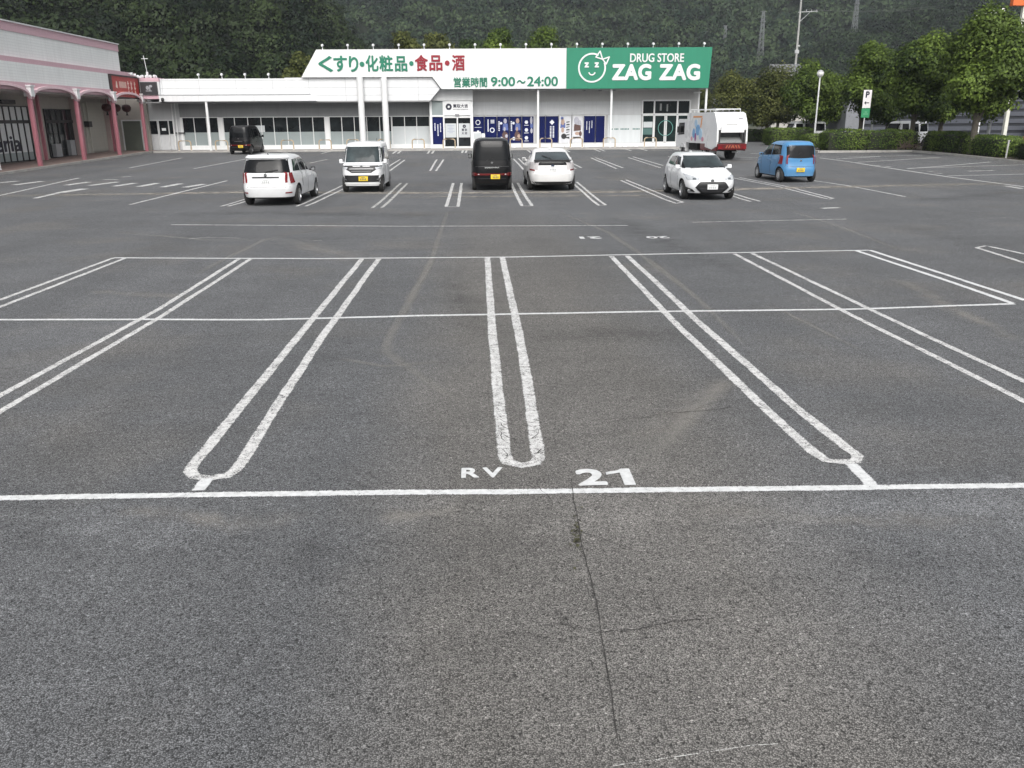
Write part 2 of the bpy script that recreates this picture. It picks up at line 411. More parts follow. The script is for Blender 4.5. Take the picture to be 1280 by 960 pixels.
# nearest two rows: double lines joined at the near end
bay([(142, 322.5), (0, 375), (-140, 427)], [(157, 322.5), (0, 384), (-140, 440)])
bay([(299, 323.5), (200, 386), (0, 495), (-150, 577)], [(314, 323.5), (200, 397), (0, 515), (-160, 610)])
bay([(452, 324), (383, 409), (308, 500), (241, 582), (238, 589), (244, 596), (262, 598), (284, 595), (293, 589), (302, 578), (352, 498), (410, 411), (473, 324)], w=.135)
bay([(609, 322), (614, 395), (622, 480), (632, 570), (636, 578), (652, 582), (668, 579), (673, 572), (660, 480), (644, 395), (628, 322)], w=.145)
bay([(764, 320.5), (851, 411), (955, 510), (1017, 566), (1032, 576), (1052, 578), (1070, 577), (1072, 570), (1060, 562), (990, 506), (880, 409), (784, 320)], w=.135)
bay([(918, 317.5), (1060, 392), (1150, 437), (1280, 502), (1420, 573)], [(940, 317), (1060, 374), (1150, 417), (1280, 477), (1420, 542)])
bay([(1070, 313.5), (1180, 350), (1266, 379.5)], [(1087, 313), (1180, 343), (1282, 376)], mat=P_FRESH, w=.12)
bay([(1300, 335), (1221, 310), (1232, 307.6), (1300, 322)], w=.12)
bay([(259, 599), (248, 614)], [(1064, 580), (1090, 607)], w=.12, mat=P_FRESH, wig=0)
for l, mt, ww in (([(-160, 626), (0, 623), (400, 617), (640, 615), (730, 614), (1280, 607), (1440, 605)], P_FRESH, .105),
                  ([(-150, 402), (0, 400), (180, 399.5), (270, 400), (330, 400), (520, 395), (640, 393), (800, 390), (1060, 387), (1268, 380)], P_FRESH, .105),
                  ([(142, 322.5), (400, 323.5), (640, 321.5), (860, 317), (1087, 313)], P_FRESH, .11),
                  ([(214, 281), (500, 283), (785, 282)], P_WORN, .12), ([(866, 278), (960, 276), (1058, 274)], P_OLD, .12),
                  ([(1148, 274), (1190, 274)], P_FAINT, .12), ([(1217, 273.5), (1290, 271)], P_FAINT, .12)):
    SEED[0] += 1; stroke('cross_line', l, ww, mt, seed=SEED[0], wig=.008)
# row with the cars
bay([(509.5, 229), (477, 260)], [(501, 229), (465.5, 260)], mat=P_OLD, w=.14)
bay([(566.5, 229), (557.6, 258.6), (572.5, 258.6), (577, 229)], w=.15)
bay([(638.7, 228.7), (652.5, 257.5), (665, 257.5), (647, 228.7)], w=.15)
bay([(715, 228), (748.7, 257), (757, 256.5), (721, 227.5)], w=.13)
bay([(776, 225.7), (845, 254.5), (853.7, 253), (782.5, 225)], w=.13)
bay([(846, 222), (938.7, 252)], [(852, 221.5), (950, 251.7)], w=.13)
bay([(916, 222.5), (972, 233), (1036, 249), (1042, 248), (985, 233.5), (924, 222)], w=.13)
bay([(1015, 225.5), (1062, 232.5), (1132, 246)], w=.13)
bay([(276, 258), (308, 248.5)], [(285, 258), (313, 250)], w=.13)
bay([(371, 258), (428, 232)], [(382, 258), (430, 236)], w=.13)
bay([(387, 204), (409, 199.3)], w=.2, mat=P_OLD)
# row before the shops
bay([(537.5, 213.7), (546, 199.5)], [(545, 213.7), (554.5, 199.5)], [(487, 213.7), (506, 200)], [(485, 208.7), (500, 199.5)], [(642, 198.7), (655, 212.5)], [(648, 198), (661, 211)],
    [(697, 198), (720, 211)], [(703, 198), (727, 210)], [(739, 197.5), (771, 211)], [(744, 197), (779, 210)], [(785.5, 197), (826, 210)], [(791, 196), (829, 207)], [(835, 195.5), (860, 203)], w=.14)
bay([(491, 192), (497.5, 188)], [(497, 192), (503, 188)], [(534.5, 192), (537.5, 188)], [(540, 192), (543, 188)], [(577.5, 191.3), (579, 188)], [(582, 191.3), (583.5, 188)], [(659, 187.7), (664, 191)], [(664, 187.7), (668.5, 191)],
    [(700, 186.7), (707.5, 190.5)], [(705, 186.7), (712, 190)], [(740, 186.2), (750, 189.5)], [(746, 186), (756, 189)], [(779, 186), (789, 188.6)], [(795, 185.6), (809, 188.4)], [(836, 185.3), (848, 187.6)], w=.2)
bay([(814, 188), (840, 188)], w=.25, mat=P_OLD)
# left part of the lot
bay([(-30, 251), (0, 244.5), (99, 222.5)], [(162, 210), (227, 197.5)], [(242, 211), (307, 199)], [(162, 256), (284, 226)], w=.16)
bay([(228, 191), (243, 188.8)], [(268, 190.5), (282, 188.8)], [(310, 196.5), (341, 189.5)], [(352, 191.5), (379, 188.2)], [(402, 192), (421, 188.3)], w=.25, mat=P_OLD)
bay([(44, 248), (74, 241)], w=.25); bay([(74, 241), (106, 236)], w=.55, mat=P_WORN); bay([(130, 224.5), (148, 224.8)], [(153, 221.5), (163, 220.5)], w=.3, mat=P_OLD)
for a, b in (((0, 228.5), (22, 226.5)), ((18, 231.3), (52, 226.8)), ((82, 231.7), (111, 227.6)), ((112, 232), (147, 227.6)), ((143, 233), (169, 229)), ((173, 233.4), (197, 229)), ((203, 234), (226, 229.6)), ((231, 234.3), (255, 230.2))):
    SEED[0] += 1; stroke('crosswalk_bar', [a, b], .42, P_WORN, seed=SEED[0])
# right part of the lot
bay([(1024, 197.4), (1060, 202), (1117, 211), (1184, 221), (1254, 230), (1330, 240)], w=.2)
bay([(1060, 196.3), (1153, 194)], [(1072, 203), (1175, 196.8)], [(1134, 211), (1239, 202.5)], [(1134, 210.5), (1280, 206)], [(1184, 220), (1290, 217.5)], [(1045, 199), (1100, 195.6)], w=.19, mat=P_WORN)
bay([(1093, 207), (1100, 207.4)], [(1106, 208.3), (1114, 208.8)], [(1160, 214.5), (1167, 215)], [(1168, 216.5), (1178, 217)], [(1210, 214), (1243, 213)], [(1258, 232.5), (1278, 236)], w=.35, mat=P_OLD)
bay([(908, 199.5), (940, 199)], [(926, 196.5), (964, 197.5)], [(938, 192), (975, 190.6)], w=.25, mat=P_OLD)
bay([(1027, 260.6), (1048, 259.6)], w=.32, mat=P_WORN); bay([(962, 262.5), (978, 263)], [(806, 267), (836, 266)], w=.12, mat=P_FAINT)
bay([(236, 299), (258, 297)], [(258, 296.8), (300, 298)], [(392, 301), (402, 300.5)], w=.05, mat=P_OLD)
bay([(766, 959), (860, 945), (940, 933), (972, 931)], w=.006, mat=P_OLD, wig=.004)
# numbers on the ground
def ground_text(s, p, wid, hei, flip, mat, bold, space=1.):
    q = at(*p); x0, x1, y0, y1 = q.x-wid/2, q.x+wid/2, q.y-hei/2, q.y+hei/2
    if flip: x0, x1, y0, y1 = x1, x0, y1, y0
    o = lettering('painted_number', s, x0, x1, y0, y1, gz(q.y)+.0046, mat, lot, bold, .003, 'ground', space)
    return o
P_TXT = paint('stencil_paint', -.4, (.60, .61, .61))
ground_text('2', (738.5, 597), .23, .32, False, P_TXT, .035)
q_ = at(774, 596.5); b_ = MB(); b_.prism_z([(q_.x+.105*(a*2-1), q_.y+.16*(c*2-1)) for a, c in ((.58, 0), (1, 0), (1, 1), (.68, 1), (.52, .90), (.05, .80), (.05, .64), (.58, .76))], .0046, .0050); b_.build('painted_number', P_TXT, lot)
ground_text('RV', (602.5, 591.5), .33, .20, False, P_TXT, .03, 1.35)
ground_text('21', (738, 297.3), .52, .36, True, P_TXT, .04)
ground_text('20', (822, 296.8), .54, .36, True, P_TXT, .02)

# joints, gutter, scuffs and cracks
GUT = soft_mark('pale_gutter', (.30, .28, .25), 1.4, .36)
stroke('gutter_strip', [(-60, 246.5), (0, 245), (300, 240.5), (560, 241.2), (760, 240), (930, 236.3), (1062, 233.3), (1218, 230), (1300, 228)], 1.5, GUT, lift=.002, wig=.03)
stroke('gutter_strip', [(480, 247), (560, 246), (760, 244.8), (900, 243)], .5, GUT, lift=.0022, wig=.03)
SC = soft_mark('tyre_scuff', (.30, .29, .27), .40, .30, .55)
for l, ww in (([(545, 318), (512, 375), (483, 428), (483, 440), (545, 485), (618, 524)], .16), ([(560, 262), (540, 322), (500, 402)], .16), ([(810, 322), (870, 372), (935, 434)], .13),
              ([(905, 478), (860, 525), (795, 590)], .22), ([(690, 262), (760, 290), (806, 322), (870, 372)], .18), ([(985, 262), (1068, 290), (1130, 315)], .18), ([(960, 380), (1080, 440)], .10),
              ([(420, 448), (480, 458), (560, 452)], .12), ([(240, 345), (330, 300), (405, 286)], .18), ([(140, 290), (260, 300), (400, 300)], .2)):
    SEED[0] += 1; stroke('tyre_scuff', l, ww*1.25, SC, lift=.0012, wig=.008, seed=SEED[0], wvar=.1)
STN = soft_mark('dark_stain', (.07, .07, .072), .30, .42)
for l, ww in (([(660, 430), (760, 415), (900, 420)], 1.0), ([(560, 345), (600, 420)], .8), ([(120, 270), (330, 266), (560, 270)], 1.6), ([(1040, 690), (1110, 700), (1180, 690)], .5), ([(20, 690), (60, 650)], .6), ([(360, 690), (420, 700)], .45),
              ([(1130, 252), (1280, 240)], 1.6), ([(760, 270), (860, 315), (930, 345)], 1.4)):
    SEED[0] += 1; stroke('stain', l, ww, STN, lift=.0008, wig=.08, seed=SEED[0], wvar=.4, step=.15)
PALE = soft_mark('pale_wear', (.34, .32, .29), .55, .46)
for l, ww in (([(140, 640), (300, 652), (400, 640)], .34), ([(470, 648), (580, 640)], .3), ([(840, 636), (1000, 652), (1250, 648)], .34), ([(360, 300), (470, 330)], 1.2), ([(100, 365), (260, 372)], .5), ([(1110, 345), (1280, 430)], .5),
              ([(500, 240), (620, 250)], .6), ([(730, 222), (800, 226)], .5), ([(800, 560), (880, 500), (905, 470)], .5)):
    SEED[0] += 1; stroke('pale_wear', l, ww, PALE, lift=.0010, wig=.06, seed=SEED[0], wvar=.4, step=.12)
CR = pm('crack_dark', (.052, .050, .048), .95, var=.3, scale=9, spec=.1)
def crack(p, ang, length, wd, rng, depth=0, wander=.35, br=.05):
    P = [Vector((p[0], p[1], 0))]; a = ang; n = max(4, int(length/.035))
    for i in range(n):
        a += rng.uniform(-wander, wander); a += (ang-a)*.25
        P.append(P[-1]+Vector((math.cos(a), math.sin(a), 0))*.035)
        if depth < 2 and rng.random() < br:
            crack(P[-1], a+rng.choice((-1, 1))*rng.uniform(.6, 1.3), length*rng.uniform(.15, .4), wd*.7, rng, depth+1)
    nn = len(P); vs = []
    LAYER[0] = (LAYER[0]+1) % 14
    for i, q in enumerate(P):
        t = (P[min(i+1, nn-1)]-P[max(0, i-1)]).normalized(); s = Vector((-t.y, t.x, 0))*wd*.5*rng.uniform(.3, 1.3)*min(1, (nn-1-i)/4+.15)
        for sg in (1, -1): b = q+s*sg; vs.append((b.x, b.y, gz(b.y)+.009+LAYER[0]*.0001))
    me = bpy.data.meshes.new('crack'); me.from_pydata(vs, [], [(2*i, 2*i+1, 2*i+3, 2*i+2) for i in range(nn-1)])
    CRK.append(me)
CRK = []
rc = random.Random(4)
q = at(716, 618)
for px, py, an, ln, wd in ((770, 620, -2.5, .30, .004), (690, 775, .35, .55, .004), (748, 792, .25, .8, .006), (745, 790, 2.9, .35, .004),
                           (835, 517, .12, .75, .010), (835, 517, 3.5, .8, .007), (835, 517, 1.9, .5, .006), (832, 517, -1.0, .6, .006), (870, 512, .6, .6, .005), (790, 540, 3.4, .5, .005), (860, 545, -.4, .5, .005),
                           (1085, 430, -.62, 2.6, .008), (1010, 382, -.55, 1.6, .006), (1240, 525, -.2, .6, .005), (960, 345, -.7, 1.6, .006)):
    g_ = at(px, py); crack((g_.x, g_.y), an, ln, wd, rc)
g_ = at(714, 600); crack((g_.x, g_.y), -1.605, 3.0, .0075, rc, 0, .08, .008)
g_ = at(690, 640); crack((g_.x, g_.y), 1.5, .6, .004, rc, 2)
for i in range(26):   # the crazed line right of the middle
    t_ = rc.random(); px, py = rc.choice(((617+15*t_, 430+145*t_), (648+22*t_, 430+140*t_))); g_ = at(px+rc.uniform(-3, 3), py)
    crack((g_.x, g_.y), rc.choice((1.57, 0, .8, 2.4, -1.5)), rc.uniform(.08, .30), .007*(.4+t_), rc, 1, .6)
for i in range(30):
    t_ = rc.random(); g_ = at(rc.choice((940+100*t_, 880+110*t_)), 470+100*t_)
    crack((g_.x+rc.uniform(-.06, .06), g_.y), rc.uniform(0, 6), rc.uniform(.05, .2), .005, rc, 2, .6)
bmx = bmesh.new()
for me in CRK: bmx.from_mesh(me); bpy.data.meshes.remove(me)
me = bpy.data.meshes.new('cracks'); bmx.to_mesh(me); bmx.free()
tag(link('cracks', me, CR, lot), kind='stuff')
# moss in the seam
rng = np.random.default_rng(3); C = []
for i in range(60):
    g_ = at(721+rng.normal(0, 3), 668+rng.normal(0, 13)); C.append((g_.x, g_.y, .006))
moss = leaf_mesh('moss', np.array(C), np.tile([0, 0, 1.], (60, 1)), .012, rng.random(60), rng)
tag(link('moss', moss, leaf('moss_leaf', (.07, .07, .045), (.11, .11, .065)), None), kind='stuff')

# ================================================================== SHOPS ACROSS THE BACK
Z0 = .38; ZP = .52                     # ground and pavement before the shops
WHITE = pm('white_paint', (.71, .72, .72), .45, var=.05, scale=1.5, streak=True)
WHITE_METAL = pm('white_metal', (.68, .69, .69), .4, var=.06, scale=2, streak=True)
FASCIA = panelled('fascia_panels', (.67, .68, .69), 0, 2.8, .56, (.28, .29, .30), .026)
SIGNWALL = panelled('sign_wall_panels', (.69, .70, .70), 0, .91, .455, (.57, .58, .58), .016, var=.05)
LIP = panelled('canopy_lip_panels', (.68, .69, .70), 0, 4.2, 9., (.5, .5, .5), .02)
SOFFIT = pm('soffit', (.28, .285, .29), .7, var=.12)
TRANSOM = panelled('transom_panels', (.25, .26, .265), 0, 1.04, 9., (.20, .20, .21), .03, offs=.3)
PANEL = panelled('wall_panels', (.50, .515, .525), 0, 1.0, 9., (.42, .43, .44), .025, offs=.2)
FROST = pm('frosted_film', (.26, .30, .30), .35, var=.12, scale=.7)
FROSTW = pm('frosted_film_white', (.50, .53, .54), .4, var=.08, scale=.7)
DARKG = glass('shop_glass'); DOORG = glass('door_glass', (.012, .022, .022))
ROOF = pm('flat_roof', (.30, .31, .32), .8, var=.2, scale=.5)
PAVE = pm('pavement_concrete', (.30, .29, .28), .85, var=.25, scale=1.2, bump=.2)
KERB = pm('kerb_concrete', (.36, .35, .33), .85, var=.25, scale=2)

pv = MB(); pv.box(-25.2, 19.5, 69.35, 90, Z0-.3, ZP-.01); pave = tag(pv.build('pavement', PAVE), kind='structure')
kb = MB()
for i in range(-25, 20): kb.box(i+.003, i+.997, 69.2, 69.347, Z0-.3, ZP)
tag(kb.build('kerb', KERB), kind='structure')

# ---------------------------------------------- low white shop
low = empty('shop_building', (-14, 71.6, ZP), 0, 'low white shop with a long row of dark windows under its canopy', 'building')
lw_ = lambda o: setattr(o, 'location', (14, -71.6, -ZP))
def part(mb, name, mat, root, smooth=None):
    o = mb.build(name, mat, root, smooth=smooth); o.location = -Vector(root.location); return o
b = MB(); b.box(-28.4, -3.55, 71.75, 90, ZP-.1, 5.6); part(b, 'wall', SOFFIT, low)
b = MB(); b.box(-28.4, -13.2, 72.0, 90, 5.6, 5.72); part(b, 'roof', ROOF, low)
b = MB(); b.box(-24.2, -14.62, 69.9, 70.15, 4.6, 5.82); part(b, 'fascia', FASCIA, low)
b = MB(); b.box(-24.2, -23.0, 69.897, 69.9, 4.62, 5.8); part(b, 'fascia_panel', FASCIA, low)
# raised middle fascia with chamfered end
b = MB(); b.prism_y([(-14.62, 4.15), (-12.3, 4.15), (-3.5, 4.15), (-2.72, 5.0), (-3.3, 5.86), (-14.62, 5.86)], 69.75, 70.15); part(b, 'raised_fascia', FASCIA, low)
# canopy lip, sloped end
b = MB(); b.prism_y([(-24.2, 4.16), (-12.25, 4.16), (-12.7, 4.6), (-24.2, 4.6)], 69.45, 69.75); part(b, 'canopy_lip', LIP, low)
b = MB(); b.prism_y([(-24.2, 4.604), (-12.69, 4.604), (-12.72, 4.66), (-24.2, 4.66)], 69.43, 69.9); part(b, 'canopy_flashing', pm('flashing', (.30, .31, .32), .5), low)
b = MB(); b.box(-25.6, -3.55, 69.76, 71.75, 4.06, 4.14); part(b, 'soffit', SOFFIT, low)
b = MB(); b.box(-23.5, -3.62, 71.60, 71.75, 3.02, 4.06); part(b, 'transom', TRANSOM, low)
b = MB(); b.box(-28.4, -23.5, 71.60, 71.75, 2.9, 4.06); part(b, 'wall_panel', PANEL, low)
b = MB(); b.box(-23.5, -3.62, 71.50, 71.75, ZP-.01, .80); part(b, 'plinth', WHITE, low)
XS = [[-23.35, -22.45, -21.45, -20.55], [-20.15, -19.25, -18.2, -17.15, -16.15, -15.1, -14.1, -13.05, -12.1], [-11.72, -10.75, -9.75, -8.75, -7.72, -6.78], [-6.72, -5.72, -4.75, -3.72]]
FR = pm('white_window_frame', (.66, .67, .67), .4, var=.06)
for gi, xs in enumerate(XS):
    for i in range(len(xs)-1):
        x0, x1 = xs[i], xs[i+1]; zb = 1.85 if gi < 3 else 2.22
        g = MB(); g.box(x0+.03, x1-.03, 71.66, 71.70, zb, 2.96); o = part(g, 'window', DARKG, low)
        f = MB(); f.box(x0+.03, x1-.03, 71.655, 71.695, .84, zb-.002); c = f.build('frosted_film', FROST if gi < 3 else FROSTW, o)
        f = MB(); f.box(x0-.025, x0+.03, 71.60, 71.72, .80, 3.02); f.box(x0+.03, x1-.03, 71.61, 71.72, 2.96, 3.02); f.box(x0+.03, x1-.03, 71.61, 71.72, .80, .84)
        if i == len(xs)-2: f.box(x1-.03, x1+.025, 71.60, 71.72, .80, 3.02)
        f.build('frame', FR, o)
for x0, x1 in ((-20.55+.03, -20.15-.03), (-12.1+.03, -11.72-.03), (-23.52, -23.38)):
    b = MB(); b.box(x0, x1, 71.55, 71.75, ZP, 3.0); part(b, 'pier', WHITE, low)
g = MB(); g.box(-18.1, -16.9, 71.62, 71.65, 1.85, 2.35); part(g, 'notice_sheet', FROSTW, low)
# door bay in the corner by the arcade
b = MB(); b.box(-28.4, -23.52, 71.66, 71.75, ZP, 2.9); part(b, 'door_wall', pm('pale_grey_wall', (.55, .56, .57), .6), low)
for x0, x1, nm in ((-26.0, -25.35, 'window'), (-25.2, -24.5, 'door'), (-24.42, -24.12, 'window')):
    g = MB(); g.box(x0, x1, 71.62, 71.65, 1.75 if nm == 'window' else 1.7, 2.75); o = part(g, nm, DARKG, low)
    f = MB()
    for a, c in ((x0-.05, x0), (x1, x1+.05)): f.box(a, c, 71.58, 71.66, .56, 2.82)
    f.box(x0, x1, 71.58, 71.66, 2.75, 2.82); f.build('frame', FR, o)
f = MB(); f.box(-25.02, -24.7, 71.60, 71.618, 2.0, 2.2); part(f, 'door_notice', WHITE, low)
b = MB(); b.box(-24.0, -23.2, 71.48, 71.54, 1.78, 1.86); part(b, 'dark_rail', pm('dark_plastic', (.02, .02, .022), .5), low)
b = MB(); b.tube([(-24.0, 71.45, ZP), (-24.0, 71.45, 4.06)], .05); b.tube([(-23.75, 71.45, ZP), (-23.75, 71.45, 4.06)], .04); part(b, 'downpipe', WHITE, low)
b = MB(); b.lathe([(.0, .16), (.09, .14), (.12, .06), (.12, -.06), (.06, -.12), (0, -.13)], 12, (-23.9, 69.32, 4.28)); part(b, 'speaker', pm('dark_plastic', (.02, .02, .022), .5), low, 40)
b = MB(); b.box(-20.78, -20.62, 69.50, 69.66, ZP, 4.16); part(b, 'post', WHITE_METAL, low)
# two tall white pylons in front of it
for x, lab in ((-8.82, 'tall white round pylon before the canopy, nearer the arcade'), (-6.98, 'tall white round pylon before the canopy, nearer the drug store entrance')):
    b = MB(); b.lathe([(.24, .0), (.24, 5.36), (.20, 5.39), (0, 5.4)], 24, (0, 0, 0)); b.lathe([(.30, 0), (.30, .04), (.25, .05)], 24)
    tag(b.build('pylon', WHITE_METAL, None, (x, 69.38, ZP), smooth=40), lab, 'pylon')

# ---------------------------------------------- drug store
store = empty('drug_store_building', (8, 71.6, ZP), 0, 'white drug store building behind blue window posters, beneath the big sign wall', 'building')
b = MB(); b.box(-3.5, 18.2, 71.75, 92, ZP-.1, 4.95); part(b, 'wall', pm('store_wall', (.46, .46, .455), .6, var=.06, streak=True), store)
b = MB(); b.box(-13.2, 18.2, 70.5, 92, 4.95, 5.3); part(b, 'roof', ROOF, store)
b = MB(); b.box(-.16, 18.3, 69.9, 71.75, 4.90, 4.945); part(b, 'soffit', pm('soffit_light', (.42, .42, .42), .7), store)
b = MB(); b.box(-.2, 13.45, 71.68, 71.75, 3.02, 4.05); part(b, 'wall_panel', PANEL, store)
b = MB(); b.box(10.75, 13.45, 71.69, 71.75, .82, 3.0); part(b, 'wall_panel', panelled('white_wall_panels', (.58, .61, .62), 0, .9, 9., (.55, .57, .58), .02), store)
b = MB(); b.box(-.2, 18.2, 71.6, 71.75, ZP-.01, .80); part(b, 'plinth', WHITE, store)
for x in (4.92, 10.7, 18.22):
    b = MB(); b.box(x-.075, x+.075, 69.75, 69.9, ZP, 4.90); part(b, 'post', WHITE_METAL, store)
for x in (8.6, 9.9, 11.0):
    b = MB(); b.lathe([(.0, .0), (.13, -.02), (.15, -.07), (.10, -.11), (0, -.12)], 14, (x, 70.6, 4.90)); part(b, 'ceiling_lamp', pm('lamp_grey', (.25, .25, .26), .4), store, 40)
b = MB(); b.tube([(17.85, 70.6, ZP), (17.85, 70.6, 4.6)], .05); b.box(17.4, 18.0, 70.4, 70.7, 4.62, 4.70); part(b, 'downpipe', WHITE, store)
# small row of green lettering on the white panels is too blurred to read: plain dashes of vinyl
b = MB()
for x0, x1 in ((10.95, 11.1), (11.3, 11.55), (11.8, 12.5), (12.8, 13.35)):
    n = int((x1-x0)/.12)+1
    for i in range(n): b.box(x0+i*.12, x0+i*.12+.085, 71.683, 71.688, 1.84, 1.95)
part(b, 'vinyl_strip', pm('teal_vinyl', (.05, .16, .14), .5), store)
# main entrance
def frame_grid(mb, xs, zs, y0, y1, w):
    for x in xs: mb.box(x-w/2, x+w/2, y0, y1, zs[0], zs[-1])
    for z in zs:
        for i in range(len(xs)-1): mb.box(xs[i]+w/2, xs[i+1]-w/2, y0+.004, y1-.004, z-w/2, z+w/2)
for x0, x1 in ((13.6, 14.45), (14.55, 16.35), (16.45, 17.35)):
    g = MB(); g.box(x0, x1, 71.66, 71.70, 3.12, 4.05); o = part(g, 'transom_window', DARKG, store)
f = MB(); frame_grid(f, [13.52, 14.5, 16.4, 17.42], [3.03, 4.1], 71.58, 71.74, .11); part(f, 'entrance_frame', FR, store)
for x0, x1, nm in ((13.6, 14.45, 'window'), (14.58, 15.38, 'door'), (15.56, 16.36, 'door'), (16.48, 17.36, 'window')):
    g = MB(); g.box(x0, x1, 71.66, 71.70, .86, 2.94); o = part(g, nm, DOORG, store)
    f = MB(); frame_grid(f, [x0-.02, x1+.02], [.85, 2.95], 71.60, 71.73, .08); f.build('frame', FR, o)
b = MB(); b.box(13.66, 14.4, 71.64, 71.655, 2.0, 2.45); part(b, 'white_notice', FROSTW, store)
b = MB(); b.box(13.62, 14.43, 71.64, 71.655, 1.45, 1.95); part(b, 'green_notice', pm('green_poster', (.06, .13, .12), .5), store)
b = MB(); b.box(14.95, 15.1, 71.64, 71.655, 3.3, 3.85); b.box(15.5, 15.62, 71.64, 71.655, 3.25, 3.8); b.lathe([(.13, -.01), (.13, .01)], 14, (15.72, 71.64, 3.72), 'y'); part(b, 'painted_window_reflection', pm('notice_and_reflection_grey', (.2, .21, .21), .5), store)  # window reflections painted as flat grey shapes on the transom glass
ring = MB()
def arc_band(mb, cx, cz, r, w, a0, a1, y0, y1, n=40):
    P = [(cx+r*math.cos(a0+(a1-a0)*i/n), cz+r*math.sin(a0+(a1-a0)*i/n)) for i in range(n+1)]
    I = [(cx+(r-w)*math.cos(a0+(a1-a0)*i/n), cz+(r-w)*math.sin(a0+(a1-a0)*i/n)) for i in range(n+1)]
    for i in range(n): mb.prism_y([I[i], P[i], P[i+1], I[i+1]], y0, y1)
arc_band(ring, 15.47, 1.95, .62, .05, 0, math.pi*1.0, 71.585, 71.595); arc_band(ring, 15.47, 1.95, .62, .05, math.pi, math.pi*2, 71.585, 71.595)
part(ring, 'door_emblem', pm('teal_vinyl_light', (.10, .28, .25), .5), store)

# entrance box of the neighbouring buy-in shop
kiosk = empty('shop_entrance', (-2, 70.6, ZP), 0, 'white boxed entrance under a shop sign with two glazed doors and navy panel', 'entrance')
b = MB(); b.box(-3.62, -.20, 70.4, 71.74, 4.14, 4.95); part(b, 'fascia', panelled('entrance_fascia', (.60, .61, .61), 0, 0, .16, (.62, .63, .63), .014), kiosk)
b = MB()
b.box(-3.62, -3.44, 70.5, 71.74, ZP, 4.137); b.box(-.42, -.20, 70.5, 71.74, ZP, 4.137); b.box(-2.58, -2.47, 70.5, 71.7, ZP, 4.137)
b.box(-3.44, -2.58, 70.52, 71.7, 2.93, 3.06); b.box(-3.44, -2.58, 70.52, 71.7, ZP, .82); b.box(-2.47, -.42, 70.54, 71.7, ZP, .66); b.box(-2.47, -.42, 70.54, 71.7, 2.84, 3.0)
b.box(-1.50, -1.40, 70.53, 71.6, .66, 2.84); part(b, 'frame', WHITE, kiosk)
g = MB(); g.box(-3.44, -2.58, 70.62, 70.7, 3.06, 4.12); part(g, 'frosted_pane', FROST, kiosk)
g = MB(); g.box(-3.42, -2.60, 70.60, 70.68, .83, 2.92); part(g, 'navy_panel', pm('navy_vinyl', (.006, .011, .075), .6, var=.12, spec=.1), kiosk)
for x0, x1 in ((-2.45, -1.52), (-1.38, -.44)):
    g = MB(); g.box(x0, x1, 70.66, 70.70, .68, 2.82); o = part(g, 'door', DARKG, kiosk)
    f = MB(); f.box(x0+.02, x1-.02, 70.645, 70.655, 1.35, 2.42); f.build('white_film', FROSTW, o)
b = MB()
for i, wd in enumerate((.55, .25, .45, .3, .6, .28)): b.box(-1.98-wd/2, -1.98+wd/2, 70.636, 70.641, 2.24-i*.11, 2.275-i*.11)
part(b, 'notice_lines', pm('blue_grey_print', (.30, .34, .45), .6), kiosk)
b = MB(); b.box(-1.62, -1.30, 70.44, 70.56, 2.98, 3.14); part(b, 'door_sensor', pm('lamp_grey', (.25, .25, .26), .4), kiosk)
NAVY = MATS['navy_vinyl']; INK = pm('black_ink', (.012, .013, .03), .5); WV = pm('white_vinyl', (.70, .72, .76), .5, var=.06)
def hexring(mb, cx, cz, r, y0, y1, hole=.42):
    for i in range(6):
        a, c = math.pi/3*i+math.pi/6, math.pi/3*(i+1)+math.pi/6
        mb.prism_y([(cx+r*hole*math.cos(a), cz+r*hole*math.sin(a)), (cx+r*math.cos(a), cz+r*math.sin(a)), (cx+r*1.05*math.cos((a+c)/2), cz+r*1.05*math.sin((a+c)/2)), (cx+r*math.cos(c), cz+r*math.sin(c)), (cx+r*hole*math.cos(c), cz+r*hole*math.sin(c))], y0, y1)
sg = empty('shop_sign', (-1.45, 70.48, 3.05), 0, 'white sign board with black hexagon emblem and kanji over the boxed entrance', 'sign')
b = MB(); b.box(-2.46, -.43, 70.46, 70.52, 3.03, 4.12, bev=.01); part(b, 'board', WHITE, sg)
b = MB(); hexring(b, -2.1, 3.68, .24, 70.435, 70.458); part(b, 'emblem', INK, sg)
o = lettering('lettering', '買取大吉', -1.76, -.58, 3.60, 3.88, 70.459, INK, sg, .022, .02); o.location = -Vector(sg.location)
o = lettering('small_lettering', 'KAITORI DAIKICHI', -1.76, -.58, 3.44, 3.52, 70.459, INK, sg, .01, .02); o.location = -Vector(sg.location)
b = MB(); hexring(b, -.91, 2.2, .13, 70.636, 70.643, .3)
part(b, 'door_emblem', INK, kiosk)
for i, ch in enumerate('買取大吉'):
    cx, cz = -1.03+.25*(i % 2), 1.92-.25*(i//2); o = lettering('door_lettering', ch, cx-.1, cx+.1, cz-.1, cz+.1, 70.643, INK, kiosk, .03, .006); o.location = -Vector(kiosk.location)
for j, (tx, n) in enumerate(((-3.24, 6), (-3.01, 9), (-2.80, 7))):
    b = MB()
    for i in range(n): b.box(tx-.04, tx+.04, 70.594, 70.599, 2.38-i*.1-(.1 if j == 1 else 0), 2.45-i*.1-(.1 if j == 1 else 0))
    part(b, 'panel_lettering', WV, kiosk)

